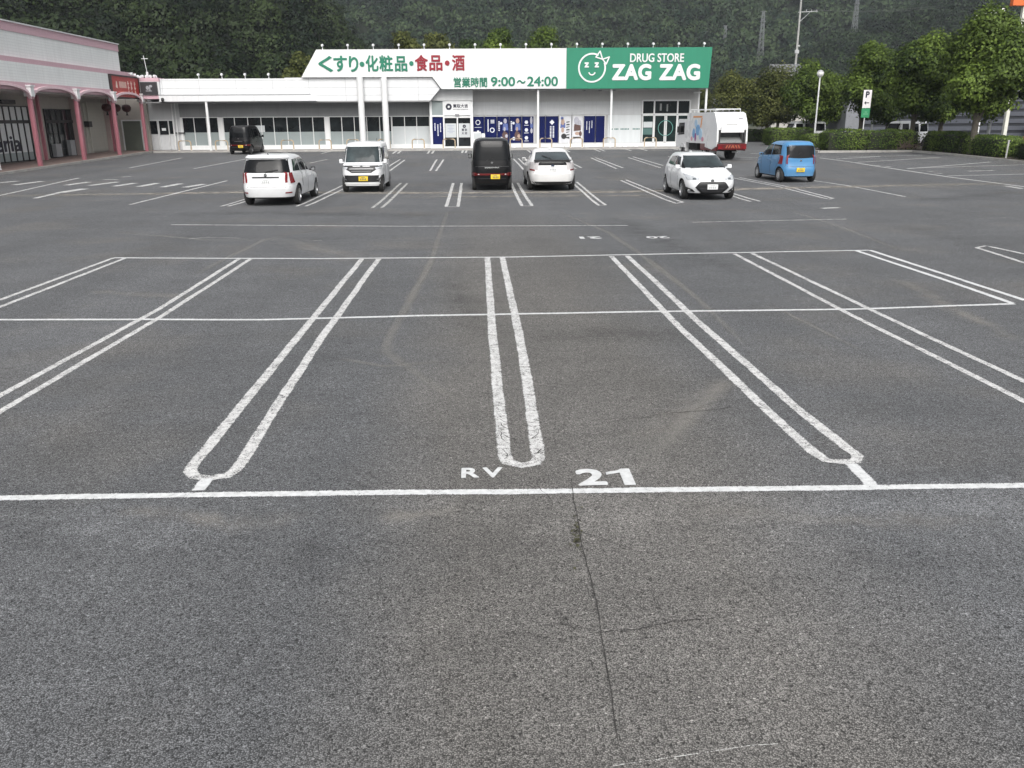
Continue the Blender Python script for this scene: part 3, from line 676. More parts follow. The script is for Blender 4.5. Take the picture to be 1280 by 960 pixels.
# ---------------------------------------------- posters along the drug store front
SKIN = pm('poster_skin', (.42, .30, .24), .5); PB = pm('poster_blue', (.09, .13, .34), .5, var=.3, scale=8); PK = pm('poster_black', (.015, .014, .017), .5); PG = pm('poster_grey', (.42, .42, .48), .5, var=.3, scale=9); PBR = pm('poster_brown', (.10, .05, .045), .5, var=.4, scale=8)
def ell(mb, cx, cz, rx, rz, y0, y1, n=14):
    mb.prism_y([(cx+rx*math.cos(2*math.pi*i/n), cz+rz*math.sin(2*math.pi*i/n)) for i in range(n)], y0, y1)
PZ0, PZ1 = .86, 2.93
def poster(x0, x1, label, back, kind, seed=0):
    r = random.Random(seed)
    t = empty('poster', ((x0+x1)/2, 71.62, PZ0), 0, label, 'poster', 'posters along the drug store windows')
    wd = (x1-x0)/2-.03; H = PZ1-PZ0
    b = MB(); b.box(-wd, wd, 0, .03, 0, H); b.build('sheet', back, t)
    f = MB(); f.box(-wd-.06, -wd-.004, -.03, .05, -.04, H+.05); f.box(wd+.004, wd+.06, -.03, .05, -.04, H+.05); f.box(-wd, wd, -.028, .05, H+.004, H+.05); f.box(-wd, wd, -.028, .05, -.04, -.004); f.build('frame', FR, t)
    y0, y1 = -.012, -.002
    if kind == 'rings':
        b = MB(); arc_band(b, 0, 1.62, .2, .06, 0, 6.28, y0, y1, 18); b.box(-.28, .28, y0, y1, 1.22, 1.25); b.box(-.08, .08, y0, y1, .75, 1.0); b.build('print', WV, t)
    if kind == 'ringcol':
        b = MB()
        for i in range(3): b.box(.0, .3, y0, y1, 1.55+i*.1, 1.61+i*.1)
        b.box(-.25, -.17, y0, y1, .9, 1.85); arc_band(b, .12, 1.02, .2, .07, 0, 6.28, y0, y1, 16); b.prism_y([(-.0, .1), (.3, .1), (.24, .3), (.06, .3)], y0, y1); b.build('print', WV, t)
    if kind in ('person', 'group'):
        cx = wd*.35
        b = MB(); ell(b, cx, 1.72, .14, .2, y0, y1); ell(b, cx-.05, 1.1, .09, .16, y0-.006, y1-.006); ell(b, cx+.1, .55, .12, .14, y0, y1); b.build('portrait', SKIN if kind == 'group' else PG, t)
        b = MB(); b.prism_y([(cx-.22, 1.0), (cx+.24, 1.0), (cx+.20, 1.52), (cx-.16, 1.52)], y0+.004, y1); b.build('suit', PB, t)
        b = MB(); b.prism_y([(cx-.2, .2), (cx+.2, .15), (cx+.22, .75), (cx-.1, .98), (cx-.25, .7)], y0+.004, y1); b.build('dark_suit', PBR, t)
        b = MB()
        for i in range(5): b.box(-wd+.08, -wd+.2, y0, y1, 1.6-i*.16, 1.7-i*.16)
        ell(b, -wd*.35, 1.55, .1, .1, y0, y1); ell(b, -wd*.3, .35, .12, .14, y0, y1); b.build('print', WV, t)
    if kind == 'icons':
        b = MB()
        for z in (1.62, 1.02, .4): ell(b, -.12, z, .15, .15, y0, y1, 6); b.box(-.3, .06, y0, y1, z-.26, z-.22)
        b.build('print', WV, t)
        b = MB(); ell(b, .28, 1.75, .1, .3, y0, y1); ell(b, .3, .95, .1, .2, y0, y1); b.build('portrait', PG, t); b = MB(); ell(b, .3, 1.35, .12, .24, y0+.004, y1); b.build('suit', PB, t)
    if kind == 'emblem':
        b = MB(); ell(b, 0, 1.6, .2, .2, y0, y1, 4)
        for xx in (-.1, .12):
            for i in range(8): b.box(xx-.06, xx+.06, y0, y1, 1.22-i*.115, 1.30-i*.115)
        b.build('print', WV, t)
    if kind == 'lines':
        b = MB()
        for xx, n, zz in ((-.22, 8, 1.6), (0, 11, 1.6), (.2, 7, 1.65)):
            for i in range(n): b.box(xx-.03, xx+.03, y0, y1, zz-i*.085, zz-i*.085+.06)
        b.build('print', WV, t)
    if kind == 'mosaic':
        b = MB(); ell(b, -.2, 1.62, .15, .25, y0, y1); ell(b, -.2, 1.0, .12, .22, y0, y1); b.build('portrait', SKIN, t)
        b = MB(); b.prism_y([(-.4, 1.15), (.02, 1.15), (0, 1.55), (-.36, 1.6)], y0+.004, y1); ell(b, -.25, 1.9, .12, .12, y0, y1); b.build('suit', PB, t)
        b = MB()
        for i in range(7):
            zz = .35+i*.2; b.prism_y([(.08, zz), (.36, zz+r.uniform(-.05, .1)), (.36, zz+.12), (.1, zz+.09)], y0, y1)
        ell(b, -.1, .5, .22, .22, y0+.004, y1); b.build('print', PK, t)
    if kind == 'crowd':
        b = MB(); ell(b, -.08, 1.7, .22, .3, y0, y1); ell(b, .18, 1.35, .16, .4, y0+.004, y1); b.build('portrait', PG, t)
        b = MB(); b.prism_y([(-.3, .9), (.28, .95), (.26, 1.35), (-.26, 1.45)], y0-.003, y1-.003); ell(b, .25, .7, .12, .2, y0, y1); b.build('suit', PBR, t)
        b = MB(); ell(b, 0, .72, .2, .13, y0+.003, y1); b.build('print', SKIN, t)
        b = MB(); b.box(-.35, .3, y0, y1, .33, .46); b.build('caption', PK, t)
    return t
PWH = pm('poster_white', (.62, .63, .66), .45, var=.1)
for x0, x1, lab, back, kind in (
    (-.33, .70, 'navy poster with a white ring emblem, closest to the boxed entrance', NAVY, 'rings'),
    (.70, 1.72, 'navy poster with a white column of print and a small ring', NAVY, 'ringcol'),
    (1.72, 2.72, 'navy poster with a tall figure down its right edge', NAVY, 'person'),
    (2.72, 3.73, 'navy poster with a figure group beside a white dot', NAVY, 'group'),
    (3.73, 4.72, 'navy poster with three stacked hexagon icons', NAVY, 'icons'),
    (5.12, 5.65, 'narrow plain navy poster just right of a white post', NAVY, ''),
    (5.65, 6.72, 'navy poster with a white diamond emblem above two columns of print', NAVY, 'emblem'),
    (6.72, 7.80, 'white poster with a blue figure and black slanted shapes', PWH, 'mosaic'),
    (7.80, 8.72, 'white poster with brown and grey figures', PWH, 'crowd'),
    (8.75, 9.73, 'navy poster with three thin columns of white print', NAVY, 'lines'),
    (9.73, 10.5, 'plain navy poster left of the white wall panels', NAVY, '')):
    poster(x0, x1, lab, back, kind, int(x0*10))
# white cabinets by the first poster
bx_ = empty('white_cabinet', (.35, 70.9, ZP), 0, 'white cabinet by the navy posters, half hidden behind the black van', 'cabinet')
b = MB(); b.box(-.55, .05, -.25, .25, 0, 1.25, bev=.015); part_ = b.build('body', WHITE, bx_); b = MB(); b.box(.09, .38, -.22, .22, 0, 1.12, bev=.015); b.build('side_box', WHITE, bx_); b = MB(); b.box(-.50, .0, -.262, -.252, .7, 1.15); b.build('door', FROSTW, bx_)

# ---------------------------------------------- sign wall and green board
sw = empty('sign_wall', (-2.5, 69.6, 5.0), 0, 'long white sign wall with green and red Japanese lettering and slanted left end', 'sign')
b = MB(); b.prism_y([(-2.60, 4.97), (7.06, 4.97), (7.06, 7.90), (-12.02, 7.85), (-13.28, 5.87), (-3.28, 5.87)], 69.52, 69.74); part(b, 'board', SIGNWALL, sw)
b = MB(); b.box(-12.0, 7.06, 69.74, 71.3, 7.6, 7.7); b.prism_y([(-13.2, 5.87), (-12.05, 5.87), (-12.05, 7.6)], 69.75, 69.9); part(b, 'back_bracing', ROOF, sw)
GREEN = pm('green_lettering', (.008, .17, .10), .45, var=.06); RED = pm('red_lettering', (.26, .008, .022), .45, var=.06)
def sl(root, name, s, x0, x1, z0, z1, mat, bold, y=69.52, space=1.):
    o = lettering(name, s, x0, x1, z0, z1, y-.002, mat, root, bold, .05, 'wall', space); o.location = -Vector(root.location)
CH = [('く', 398, 416, 70, 90), ('す', 417, 434, 69.5, 89.5), ('り', 436, 448, 70, 90), ('・', 449.5, 455.5, 77.5, 83), ('化', 457, 473, 69, 89.5), ('粧', 474, 491, 69, 89.5), ('品', 493.5, 509, 70, 89.5), ('・', 511.5, 517, 76.5, 82)]
CR_ = [('食', 518.5, 535, 68.5, 89), ('品', 536.5, 553, 69, 88.5), ('・', 556, 562, 76, 81.5), ('酒', 565, 581, 68.5, 88.5)]
for lst, mt in ((CH, GREEN), (CR_, RED)):
    for ch, a, c, t_, e in lst:
        x0 = Xat(a, (t_+e)/2, 69.5)[0]; x1 = Xat(c, (t_+e)/2, 69.5)[0]; z0 = Xat((a+c)/2, e, 69.5)[1]; z1 = Xat((a+c)/2, t_, 69.5)[1]
        if ch == '・':
            b = MB(); ell(b, (x0+x1)/2, (z0+z1)/2, (x1-x0)/2, (x1-x0)/2, 69.47, 69.518, 20); part(b, 'dot', mt, sw)
        else: sl(sw, 'character', ch, x0, x1, z0, z1, mt, .028)
sl(sw, 'hours_lettering', '営業時間', *[Xat(a, 102, 69.5)[0] for a in (567, 609)], *[Xat(590, a, 69.5)[1] for a in (109, 96.5)], GREEN, .022)
sl(sw, 'hours_digits', '9:00', *[Xat(a, 102, 69.5)[0] for a in (613.5, 644)], *[Xat(630, a, 69.5)[1] for a in (107.8, 96)], GREEN, .022)
sl(sw, 'hours_digits', '24:00', *[Xat(a, 102, 69.5)[0] for a in (659, 697.5)], *[Xat(680, a, 69.5)[1] for a in (107.8, 95.5)], GREEN, .022)
sl(sw, 'hours_dash', '～', *[Xat(a, 102, 69.5)[0] for a in (646, 657)], *[Xat(650, a, 69.5)[1] for a in (104.5, 100)], GREEN, .03)

gs = empty('green_sign_board', (12.7, 69.6, 4.95), 0, 'green drug store sign board with white smiling face emblem and lettering', 'sign')
b = MB(); b.prism_y([(7.085, 4.95), (18.25, 4.96), (18.38, 7.94), (7.085, 7.91)], 69.45, 69.74); part(b, 'board', panelled('green_board', (.012, .20, .115), 0, 1.85, 9., (.008, .15, .085), .012), gs)
b = MB(); b.prism_y([(7.07, 4.94), (7.083, 4.94), (7.083, 7.93), (7.07, 7.93)], 69.42, 69.74); part(b, 'edge_strip', WHITE, gs)
b = MB(); b.box(7.2, 18.2, 69.74, 71.3, 7.6, 7.7); part(b, 'back_bracing', ROOF, gs)
WL = pm('white_lettering', (.70, .71, .71), .4, var=.03)
sl(gs, 'lettering', 'DRUG STORE', 12.0, 16.2, 6.86, 7.50, WL, .018, 69.45)
for s, a, c in (('ZAG', 765, 814), ('ZAG', 824, 875)):
    sl(gs, 'large_lettering', s, Xat(a, 90, 69.45)[0], Xat(c, 90, 69.45)[0], Xat(a, 100.5, 69.45)[1], Xat(a, 80, 69.45)[1], WL, .045, 69.45, 1.06)
b = MB(); cx, cz = Xat(740, 84.8, 69.45); arc_band(b, cx, cz, 1.08, .12, R(62), R(360+22), 69.41, 69.447, 60); part(b, 'face_ring', WL, gs); b = MB(); arc_band(b, cx, cz-.28, .28, .09, R(190), R(350), 69.41, 69.447, 16); part(b, 'smile', WL, gs)
for ex in (-.42, .36): sl(gs, 'eye', 'z', cx+ex-.17, cx+ex+.17, cz+.02, cz+.40, WL, .05, 69.45)
b = MB()
def line2(mb, pts, w, y0, y1):
    for i in range(len(pts)-1):
        a, c = Vector(pts[i]), Vector(pts[i+1]); d = (c-a).normalized(); n_ = Vector((-d.y, d.x))*w/2; e = d*w*.35
        q_ = [a-n_-e, c-n_+e, c+n_+e, a+n_-e]; mb.prism_y([tuple(v) for v in q_], y0+.0008*i, y1-.0006*i)
kx, kz = cx+.80, cz+.62
line2(b, [(kx, kz), (kx-.52, kz+.16), (kx-.20, kz+.58), (kx, kz), (kx+.52, kz+.16), (kx+.30, kz-.34), (kx, kz)], .09, 69.40, 69.44)
part(b, 'bow', WL, gs)

# little lamps along the top edges
LG = pm('lamp_white', (.70, .71, .72), .4)
def spot(x, z, y, label):
    t = empty('sign_spotlight', (x, y, z), 0, label, 'spotlight', label)
    b = MB(); b.tube([(0, 0, -.02), (0, -.02, .16), (0, -.10, .26)], .035, 6); b.build('bracket', LG, t)
    b = MB(); b.lathe([(0, -.06), (.08, -.06), (.11, .09), (0, .08)], 10, (0, -.14, .28), 'y'); b.build('lamp_head', LG, t, smooth=40)
for i in range(16):
    px = 403+i*31.8; x, z = Xat(px, 60, 69.6); spot(x, 7.86+.05*(x+12)/30+.01, 69.63, 'small white spotlight on the top edge of the big sign')
for px in (248.5, 277.5, 306.5, 336): x, z = Xat(px, 97, 70.0); spot(x, 5.835, 70.02, 'small white spotlight on the low shop roof edge')

# hoop guards along the kerb
HO = pm('hoop_paint', (.44, .35, .24), .5, var=.25, scale=6); HW = pm('hoop_white', (.62, .60, .55), .5, var=.15)
proto = None
for cx_px in (232, 278, 360, 407, 441, 480, 523, 561.5, 605, 645, 682, 720, 761, 812):
    x, _ = Xat(cx_px, 177, 69.9)
    if proto is None:
        proto = empty('hoop_guard', (0, 0, 0), 0, 'yellowish bent pipe hoop guard on the kerb before the shops', 'hoop guard', 'hoop guards along the shop kerb')
        pts = [(-.47, 0, 0), (-.47, 0, .55)]+[(-.47+.18-.18*math.cos(a), 0, .55+.18*math.sin(a)) for a in (R(22), R(45), R(68), R(90))]
        pts += [(-p[0], 0, p[2]) for p in reversed(pts)]
        b = MB(); b.tube(pts, .05, 8); b.build('pipe', HO, proto, smooth=60)
        for sx in (-.47, .47): b = MB(); b.lathe([(.085, 0), (.085, .025), (.055, .03)], 12, (sx, 0, 0)); b.build('foot_plate', HW, proto)
        o = proto
    else: o = dup(proto)
    o.location = (x, 69.62 if cx_px not in (441, 480) else 69.9, ZP)
for x in (3.0, 7.3, 8.9, 12.0, 12.9):
    t = empty('door_weight', (x, 70.5, ZP), 0, 'small white block on the pavement below the posters', 'block', 'white blocks below the posters')
    b = MB(); b.box(-.17, .17, -.12, .12, 0, .2, bev=.03); b.build('block', WHITE, t); b = MB(); b.tube([(-.06, 0, .19), (-.06, 0, .26), (.06, 0, .26), (.06, 0, .19)], .012, 6); b.build('handle', LG, t)

# ================================================================== PINK ARCADE ON THE LEFT
PX = -25.63                      # plane of its columns
PINK = pm('pink_column_paint', (.43, .165, .20), .45, var=.16, streak=True, scale=2)
PINKL = pm('pink_band', (.58, .38, .43), .5, var=.08, streak=True)
PINKA = pm('pink_arch', (.74, .54, .58), .45, var=.12)
TILE = panelled('white_tile_siding', (.76, .78, .77), 1, .9, .155, (.60, .61, .61), .018, var=.09)
CREAM = panelled('cream_wall', (.44, .43, .38), 1, 0, .22, (.38, .37, .33), .02)
ar = empty('arcade_building', (PX, 60, gz(60)), 0, 'white and pink shopping arcade building with arched pink columns', 'building')
def ap(mb, name, mat, smooth=None):
    o = mb.build(name, mat, ar, smooth=smooth); o.location = -Vector(ar.location); return o
Y0, Y1 = 28., 67.2
b = MB(); b.box(-46, PX-.32, Y0, Y1, 6.20, 7.58); ap(b, 'upper_wall', TILE)
b = MB(); b.box(-46, PX-.28, Y0, Y1+.03, 7.58, 8.05); ap(b, 'top_band', PINKL)
b = MB(); b.box(-46, PX-.2, Y0, Y1+.05, 8.05, 8.12); ap(b, 'coping', WHITE_METAL)
b = MB(); b.box(-46, PX-.05, Y0, 69.4, 5.93, 6.197); ap(b, 'middle_band', PINKL)
b = MB(); b.box(-46, PX-.02, Y0, 64.05, 4.88, 5.928); ap(b, 'fascia', TILE)
b = MB(); b.box(-46, PX, Y0, 69.45, 4.46, 4.877); ap(b, 'lower_band', PINKL)
b = MB(); b.box(-46, PX-.25, 64.052, 69.4, 4.88, 5.928); ap(b, 'sign_recess', pm('dark_recess', (.05, .045, .045), .7))
b = MB(); b.box(-28.6, PX-.3, Y0, 69.5, 4.36, 4.457); ap(b, 'soffit', pm('arcade_soffit', (.42, .40, .38), .7))
# corner piece turning to the low shop
b = MB(); b.prism_z([(-25.63, 69.46), (-24.15, 69.60), (-24.15, 72), (-25.63, 72)], 4.62, 5.62); ap(b, 'corner_fascia', WHITE)
b = MB(); b.prism_z([(-25.63, 69.455), (-24.12, 69.57), (-24.12, 72), (-25.63, 72)], 4.36, 4.618); ap(b, 'corner_band', PINKL)
b = MB(); b.prism_z([(-25.63, 69.455), (-24.12, 69.57), (-24.12, 72), (-25.63, 72)], 5.622, 5.88); ap(b, 'corner_top', PINKL)
# back wall of the walkway and its bays
WX = -28.6
b = MB(); b.box(-46, WX, Y0, 71.6, 0, 4.46); ap(b, 'back_wall', pm('arcade_back_wall', (.40, .375, .34), .7, var=.1))
BLACKF = pm('black_frame', (.015, .015, .016), .4); SHEET = pm('window_sheet', (.62, .64, .64), .4, var=.06)
def bayglass(y0, y1, z0, zt, z1, n, upper, lower, foot, name='shop_window'):
    g = MB(); g.box(WX, WX+.05, y0, y1, z0+.5, zt-.1); o = ap(g, name, lower)
    g = MB(); g.box(WX, WX+.05, y0, y1, zt+.1, z1); g.build('upper_pane', upper, o)
    g = MB(); g.box(WX, WX+.052, y0, y1, z0, z0+.497); g.build('lower_pane', foot, o)
    f = MB()
    for i in range(n+1):
        y = y0+(y1-y0)*i/n; f.box(WX+.002, WX+.10, y-.05, y+.05, z0, z1+.06)
    for i in range(n):
        a, c = y0+(y1-y0)*i/n+.05, y0+(y1-y0)*(i+1)/n-.05
        for zz, hh in ((z1, .06), (zt-.1, .2), (z0-.06, .08)): f.box(WX+.002, WX+.095, a, c, zz, zz+hh)
    f.build('frame', BLACKF, o); return o
wA = bayglass(51.2, 57.9, .40, 2.74, 3.62, 9, SHEET, SHEET, pm('grey_film', (.28, .32, .32), .4))
bayglass(44.0, 50.6, .30, 2.74, 3.62, 8, SHEET, SHEET, MATS['grey_film'])
dA = bayglass(60.1, 64.9, .46, 2.74, 3.5, 6, glass('arcade_glass', (.02, .02, .022)), DARKG, DARKG, 'shop_door_front')
# the end of a word on the window, black letters
me = text_mesh('eria', .02, .5); co = np.zeros(len(me.vertices)*3, 'f'); me.vertices.foreach_get('co', co); co = co.reshape(-1, 3)
lo, hi = co.min(0), co.max(0); t_ = (co-lo)/(hi-lo)
out = np.stack([WX+.053+t_[:, 2]*.02, 53.35+t_[:, 0]*3.1, .98+t_[:, 1]*.92], 1); me.vertices.foreach_set('co', out.astype('f').ravel())
o = link('window_lettering', me, INK, ar); o.location = -Vector(ar.location)
for y0_, y1_, z1_ in ((62.6, 63.3, 1.5), (60.4, 61.2, 1.3)): b = MB(); b.box(WX, WX+.33, y0_, y1_, .465, z1_); ap(b, 'shop_stand', pm('grey_stand', (.30, .31, .32), .5))
b = MB(); b.box(WX, WX+.04, 61.0, 61.6, 2.6, 3.3); b.box(WX, WX+.04, 63.4, 64.2, 2.9, 3.35); ap(b, 'window_notice', MATS['notice_and_reflection_grey'])
b = MB(); b.box(WX, WX+.12, 66.5, 71.3, .6, 4.08); ap(b, 'shutter', CREAM)
b = MB(); b.box(WX, WX+.06, 66.0, 66.35, .5, 4.0); b.box(WX, WX+.2, 66.36, 66.49, .5, 4.1); ap(b, 'door_jamb', pm('cream_jamb', (.50, .49, .44), .6))
b = MB(); b.box(WX, WX+.35, 65.95, 66.5, 2.35, 2.75); ap(b, 'wall_box', pm('dark_plastic', (.02, .02, .022), .5))
b = MB(); b.box(WX+.05, WX+.28, 54.6, 56.2, 3.78, 4.02); ap(b, 'exit_lamp', pm('dark_plastic', (.02, .02, .022), .5))
# end wall closing the walkway, with a grey green door
b = MB(); b.box(WX, -25.9, 71.3, 71.6, .4, 4.36); ap(b, 'end_wall', MATS['arcade_back_wall'])
b = MB(); b.box(-27.9, -26.5, 71.24, 71.3, .53, 2.75); o = ap(b, 'end_door', pm('grey_green_door', (.115, .13, .105), .5)); f = MB(); f.box(-28.0, -27.9, 71.2, 71.3, .53, 2.85); f.box(-26.5, -26.4, 71.2, 71.3, .53, 2.85); f.box(-27.9, -26.5, 71.2, 71.3, 2.75, 2.85); f.build('frame', FR, o)
# columns, capitals, arches
ys = [40.9, 46.6, 52.5, 58.4, 64.2, 69.55]
for y in ys:
    g0 = gz(y)
    b = MB(); b.box(PX-.11, PX+.11, y-.11, y+.11, g0-.1, 4.12, bev=.02); ap(b, 'column', PINK, 40)
    b = MB(); b.prism_z([(PX-.19, y-.20), (PX+.24, y-.20), (PX+.24, y+.20), (PX-.19, y+.20)], 4.12, 4.66); b.prism_z([(PX-.19, y-.26), (PX+.30, y-.26), (PX+.30, y+.26), (PX-.19, y+.26)], 4.662, 4.74); ap(b, 'capital', WHITE)
    b = MB(); b.box(WX+.003, WX+.45, y-.2, y+.22, g0, 4.36); ap(b, 'pier', pm('pier_plaster', (.46, .37, .35), .7, var=.1, streak=True))
    if y > 50:
        b = MB(); b.box(WX+.45, WX+.62, y-.08, y+.1, g0, 4.36); ap(b, 'inner_column', PINK)
for i in range(len(ys)-1):
    a, c = ys[i]+.10, ys[i+1]-.10; b = MB(); n = 18
    prev = None
    for j in range(n+1):
        t = -1+2*j/n; y = (a+c)/2+(c-a)/2*t; z = 3.98+.66*math.sqrt(max(0, 1-abs(t)**2.0))**.9
        prev_ = (y, z)
        if prev:
            (y0_, z0_), (y1_, z1_) = prev, prev_
            b.add([(xx, yy, zz+dz) for xx in (PX+.01, PX+.20) for yy, zz in ((y0_, z0_), (y1_, z1_)) for dz in (0, .15)],
                  [(0, 2, 3, 1), (4, 5, 7, 6), (1, 3, 7, 5), (0, 4, 6, 2), (0, 1, 5, 4), (2, 6, 7, 3)])
        prev = prev_
    ap(b, 'arch', PINKA)
# walkway
wk = MB(); yy = [28, 48, 58, 68, 71.3]
for i in range(len(yy)-1):
    wk.add([(x, y, gz(y)+dz) for y in yy[i:i+2] for x in (WX, PX+.32) for dz in (-.2, .12)], [(1, 3, 7, 5), (2, 6, 7, 3), (0, 1, 5, 4), (4, 5, 7, 6), (0, 2, 3, 1)])
tag(wk.build('walkway', pm('walkway_tiles', (.27, .20, .175), .7, var=.2, scale=3)), kind='structure')
kb = MB()
for i in range(len(yy)-1):
    kb.add([(x, y, gz(y)+dz) for y in yy[i:i+2] for x in (PX+.322, PX+.50) for dz in (-.2, .125)], [(1, 3, 7, 5), (2, 6, 7, 3), (0, 1, 5, 4), (4, 5, 7, 6), (0, 2, 3, 1)])
tag(kb.build('walkway_kerb', KERB), kind='structure')

# red restaurant board, dark board, lanterns, roof lamps, aerial
rs = empty('restaurant_sign', (PX, 66.9, 4.42), 0, 'red sign board with pale vertical lettering above the last arch', 'sign')
def rp(mb, name, mat):
    o = mb.build(name, mat, rs); o.location = -Vector(rs.location); return o
b = MB(); b.box(PX-.2, PX+.05, 64.35, 69.35, 4.42, 5.82); rp(b, 'board', pm('sign_red', (.40, .035, .03), .5, var=.25, scale=4))
b = MB()
for y0, y1, z0, z1 in ((64.2, 69.5, 5.822, 5.92), (64.2, 64.347, 4.40, 5.82), (69.353, 69.5, 4.40, 5.82), (64.2, 69.5, 4.33, 4.418)): b.box(PX-.2, PX+.10, y0, y1, z0, z1)
rp(b, 'frame', pm('sign_frame_black', (.03, .02, .02), .5))
b = MB(); rr = random.Random(5)
b.add([(PX+.055, 65.0, 5.05), (PX+.055, 65.35, 5.0), (PX+.055, 65.3, 5.45), (PX+.055, 65.15, 5.5)], [(0, 1, 2, 3)])
for i in range(7): b.box(PX+.051, PX+.058, 65.7+i*.19, 65.79+i*.19, 5.05, 5.48)
for i, y in enumerate((67.35, 67.95, 68.6)):
    for zc in (4.75, 5.1, 5.4):
        b.box(PX+.051, PX+.06, y-.10, y+.02, zc-.14, zc+.15); b.box(PX+.0515, PX+.061, y-.16, y+.14, zc-.03, zc+.03)
rp(b, 'lettering', pm('sign_cream', (.72, .60, .52), .5))
b = MB(); b.box(PX+.051, PX+.056, 65.0, 67.0, 4.60, 4.66); b.box(PX+.051, PX+.056, 65.3, 67.0, 4.76, 4.81); rp(b, 'small_lettering', pm('sign_pale_red', (.60, .16, .12), .5))
ds = empty('dark_sign', (-24.85, 69.45, 4.66), R(4.5), 'small black sign board with grey emblem on the corner beside the red sign', 'sign')
b = MB(); b.box(-.62, .62, -.06, -.0, 0, .92); b.build('board', pm('sign_black', (.025, .025, .028), .4), ds)
b = MB(); ell(b, -.1, .5, .12, .16, -.07, -.062, 7); ell(b, .14, .62, .14, .10, -.068, -.062, 5); b.box(-.25, .2, -.069, -.062, .24, .30); b.box(.02, .1, -.071, -.062, .3, .55); b.build('emblem', pm('emblem_grey', (.30, .31, .33), .5), ds)
LAN = pm('lantern_red', (.06, .012, .012), .5, var=.2)
for y, lab in ((66.9, 'dark red lantern hanging before the cream shutter'), (68.6, 'dark red lantern hanging beside the last inner column'), (70.6, 'dark red lantern hanging before the grey green door')):
    t = empty('hanging_lantern', (-27.2, y, 3.4), 0, lab, 'lantern', 'lanterns under the arcade')
    b = MB(); b.lathe([(.10, .25), (.12, .28), (.27, .22), (.34, .08), (.34, -.06), (.26, -.2), (.12, -.28), (.0, -.28)], 16, (0, 0, .3)); b.build('shade', LAN, t, smooth=50)
    b = MB(); b.lathe([(.05, .0), (.06, -.18), (.13, -.24), (0, -.26)], 10, (0, 0, .02)); b.build('tassel', PK, t); b = MB(); b.tube([(0, 0, .55), (0, 0, .98)], .012, 5); b.build('cord', PK, t)
for i, (x, y, z) in enumerate([(PX-.1, 67.9+i*.55, 6.0-.06*i) for i in range(4)]+[(PX+.1+i*.42, 69.75, 5.93) for i in range(4)]):
    t = empty('roof_lamp', (x, y, z), R(20*i), 'small white lamp on the roof edge above the corner signs', 'spotlight', 'lamps along the corner roof edge')
    b = MB(); b.tube([(0, 0, -.08), (.02, 0, .1), (.2, 0, .14)], .03, 6); b.build('bracket', LG, t); b = MB(); b.lathe([(0, 0), (.10, .02), (.12, .16), (0, .18)], 10, (.2, 0, .08), 'x'); b.build('lamp_head', LG, t, smooth=40)
an = MB(); an.tube([(0, 0, 0), (0, 0, .5)], .09, 8); an.tube([(0, 0, .5), (-.12, 0, 1.7)], .022, 6); an.box(-.3, .2, -.01, .01, 1.45, 1.49)
tag(an.build('aerial', LG, None, (-25.55, 71.4, 5.9)), 'thin white aerial on the corner roof above the dark sign', 'aerial')
dv = MB(); dv.tube([(0, 0, 0), (0, 0, 1.9)], .06, 8); dv.lathe([(.09, 0), (.09, .06), (.06, .07)], 10)
q_ = at(10, 206); tag(dv.build('white_post', WHITE_METAL, None, (-26.3, 49.3, gz(49)+.12)), 'thin white post before the black framed shop windows', 'post')

# ================================================================== VEHICLES
def cpaint(name, col, rough=.28, metal=0.):
    if name in MATS: return MATS[name]
    k = NT(name); p = k.obj(); n = k.noise(p, 1.2, 4); q = k.sep(p)
    dirt = k.ramp(k.math('ADD', q[2], k.math('MULTIPLY', k.math('SUBTRACT', k.noise(p, 4, 4), .5), .3)), .15, .5, .22, 0.)
    colr = k.mix(dirt, k.val(col, k.ramp(n, .3, .7, .96, 1.03)), (.20, .185, .165, 1) if sum(col) > .1 else (.03, .028, .025, 1))
    b = k.bsdf(Base_Color=colr, Roughness=k.ramp(n, .3, .7, rough*.9, rough*1.2), Metallic=metal)
    b.inputs['Coat Weight'].default_value = .35 if sum(col) > .1 else .10; b.inputs['Specular IOR Level'].default_value = .35 if sum(col) > .1 else .2; b.inputs['Coat Roughness'].default_value = .06
    MATS[name] = k.m; return k.m
CW = cpaint('car_white', (.68, .69, .70)); CW2 = cpaint('car_pearl_white', (.69, .69, .685)); CB = cpaint('car_black', (.004, .004, .005)); CBL = cpaint('car_blue', (.070, .22, .42))
CGL = glass('car_glass', (.006, .007, .008), .05, .3, .2); CGL2 = glass('car_windscreen', (.035, .047, .05), .05, .5, .32)
TY = pm('tyre_rubber', (.018, .018, .018), .85, var=.25, scale=9); RIM = pm('alloy', (.42, .43, .44), .3, .8, var=.1); RIMG = pm('alloy_dark', (.16, .16, .17), .35, .7)
BLK = pm('black_trim', (.014, .014, .015), .45, var=.2); CHR = pm('chrome', (.62, .63, .64), .15, 1.0, var=.05); TAIL = pm('tail_lamp_red', (.20, .008, .012), .18, var=.2, scale=7, coat=.8); TAILC = pm('lamp_clear', (.52, .50, .50), .15, var=.15, scale=9, coat=.8)
LAMPD = pm('head_lamp', (.46, .48, .50), .1, var=.35, scale=14, coat=.9); PLY = pm('plate_yellow', (.68, .48, .02), .5, var=.05); PLW = pm('plate_white', (.70, .71, .71), .5, var=.05); SMG = pm('plate_print', (.16, .15, .10), .6); SEAM = pm('panel_gap', (.06, .06, .062), .7)
UNDER = pm('underbody', (.012, .012, .012), .9)

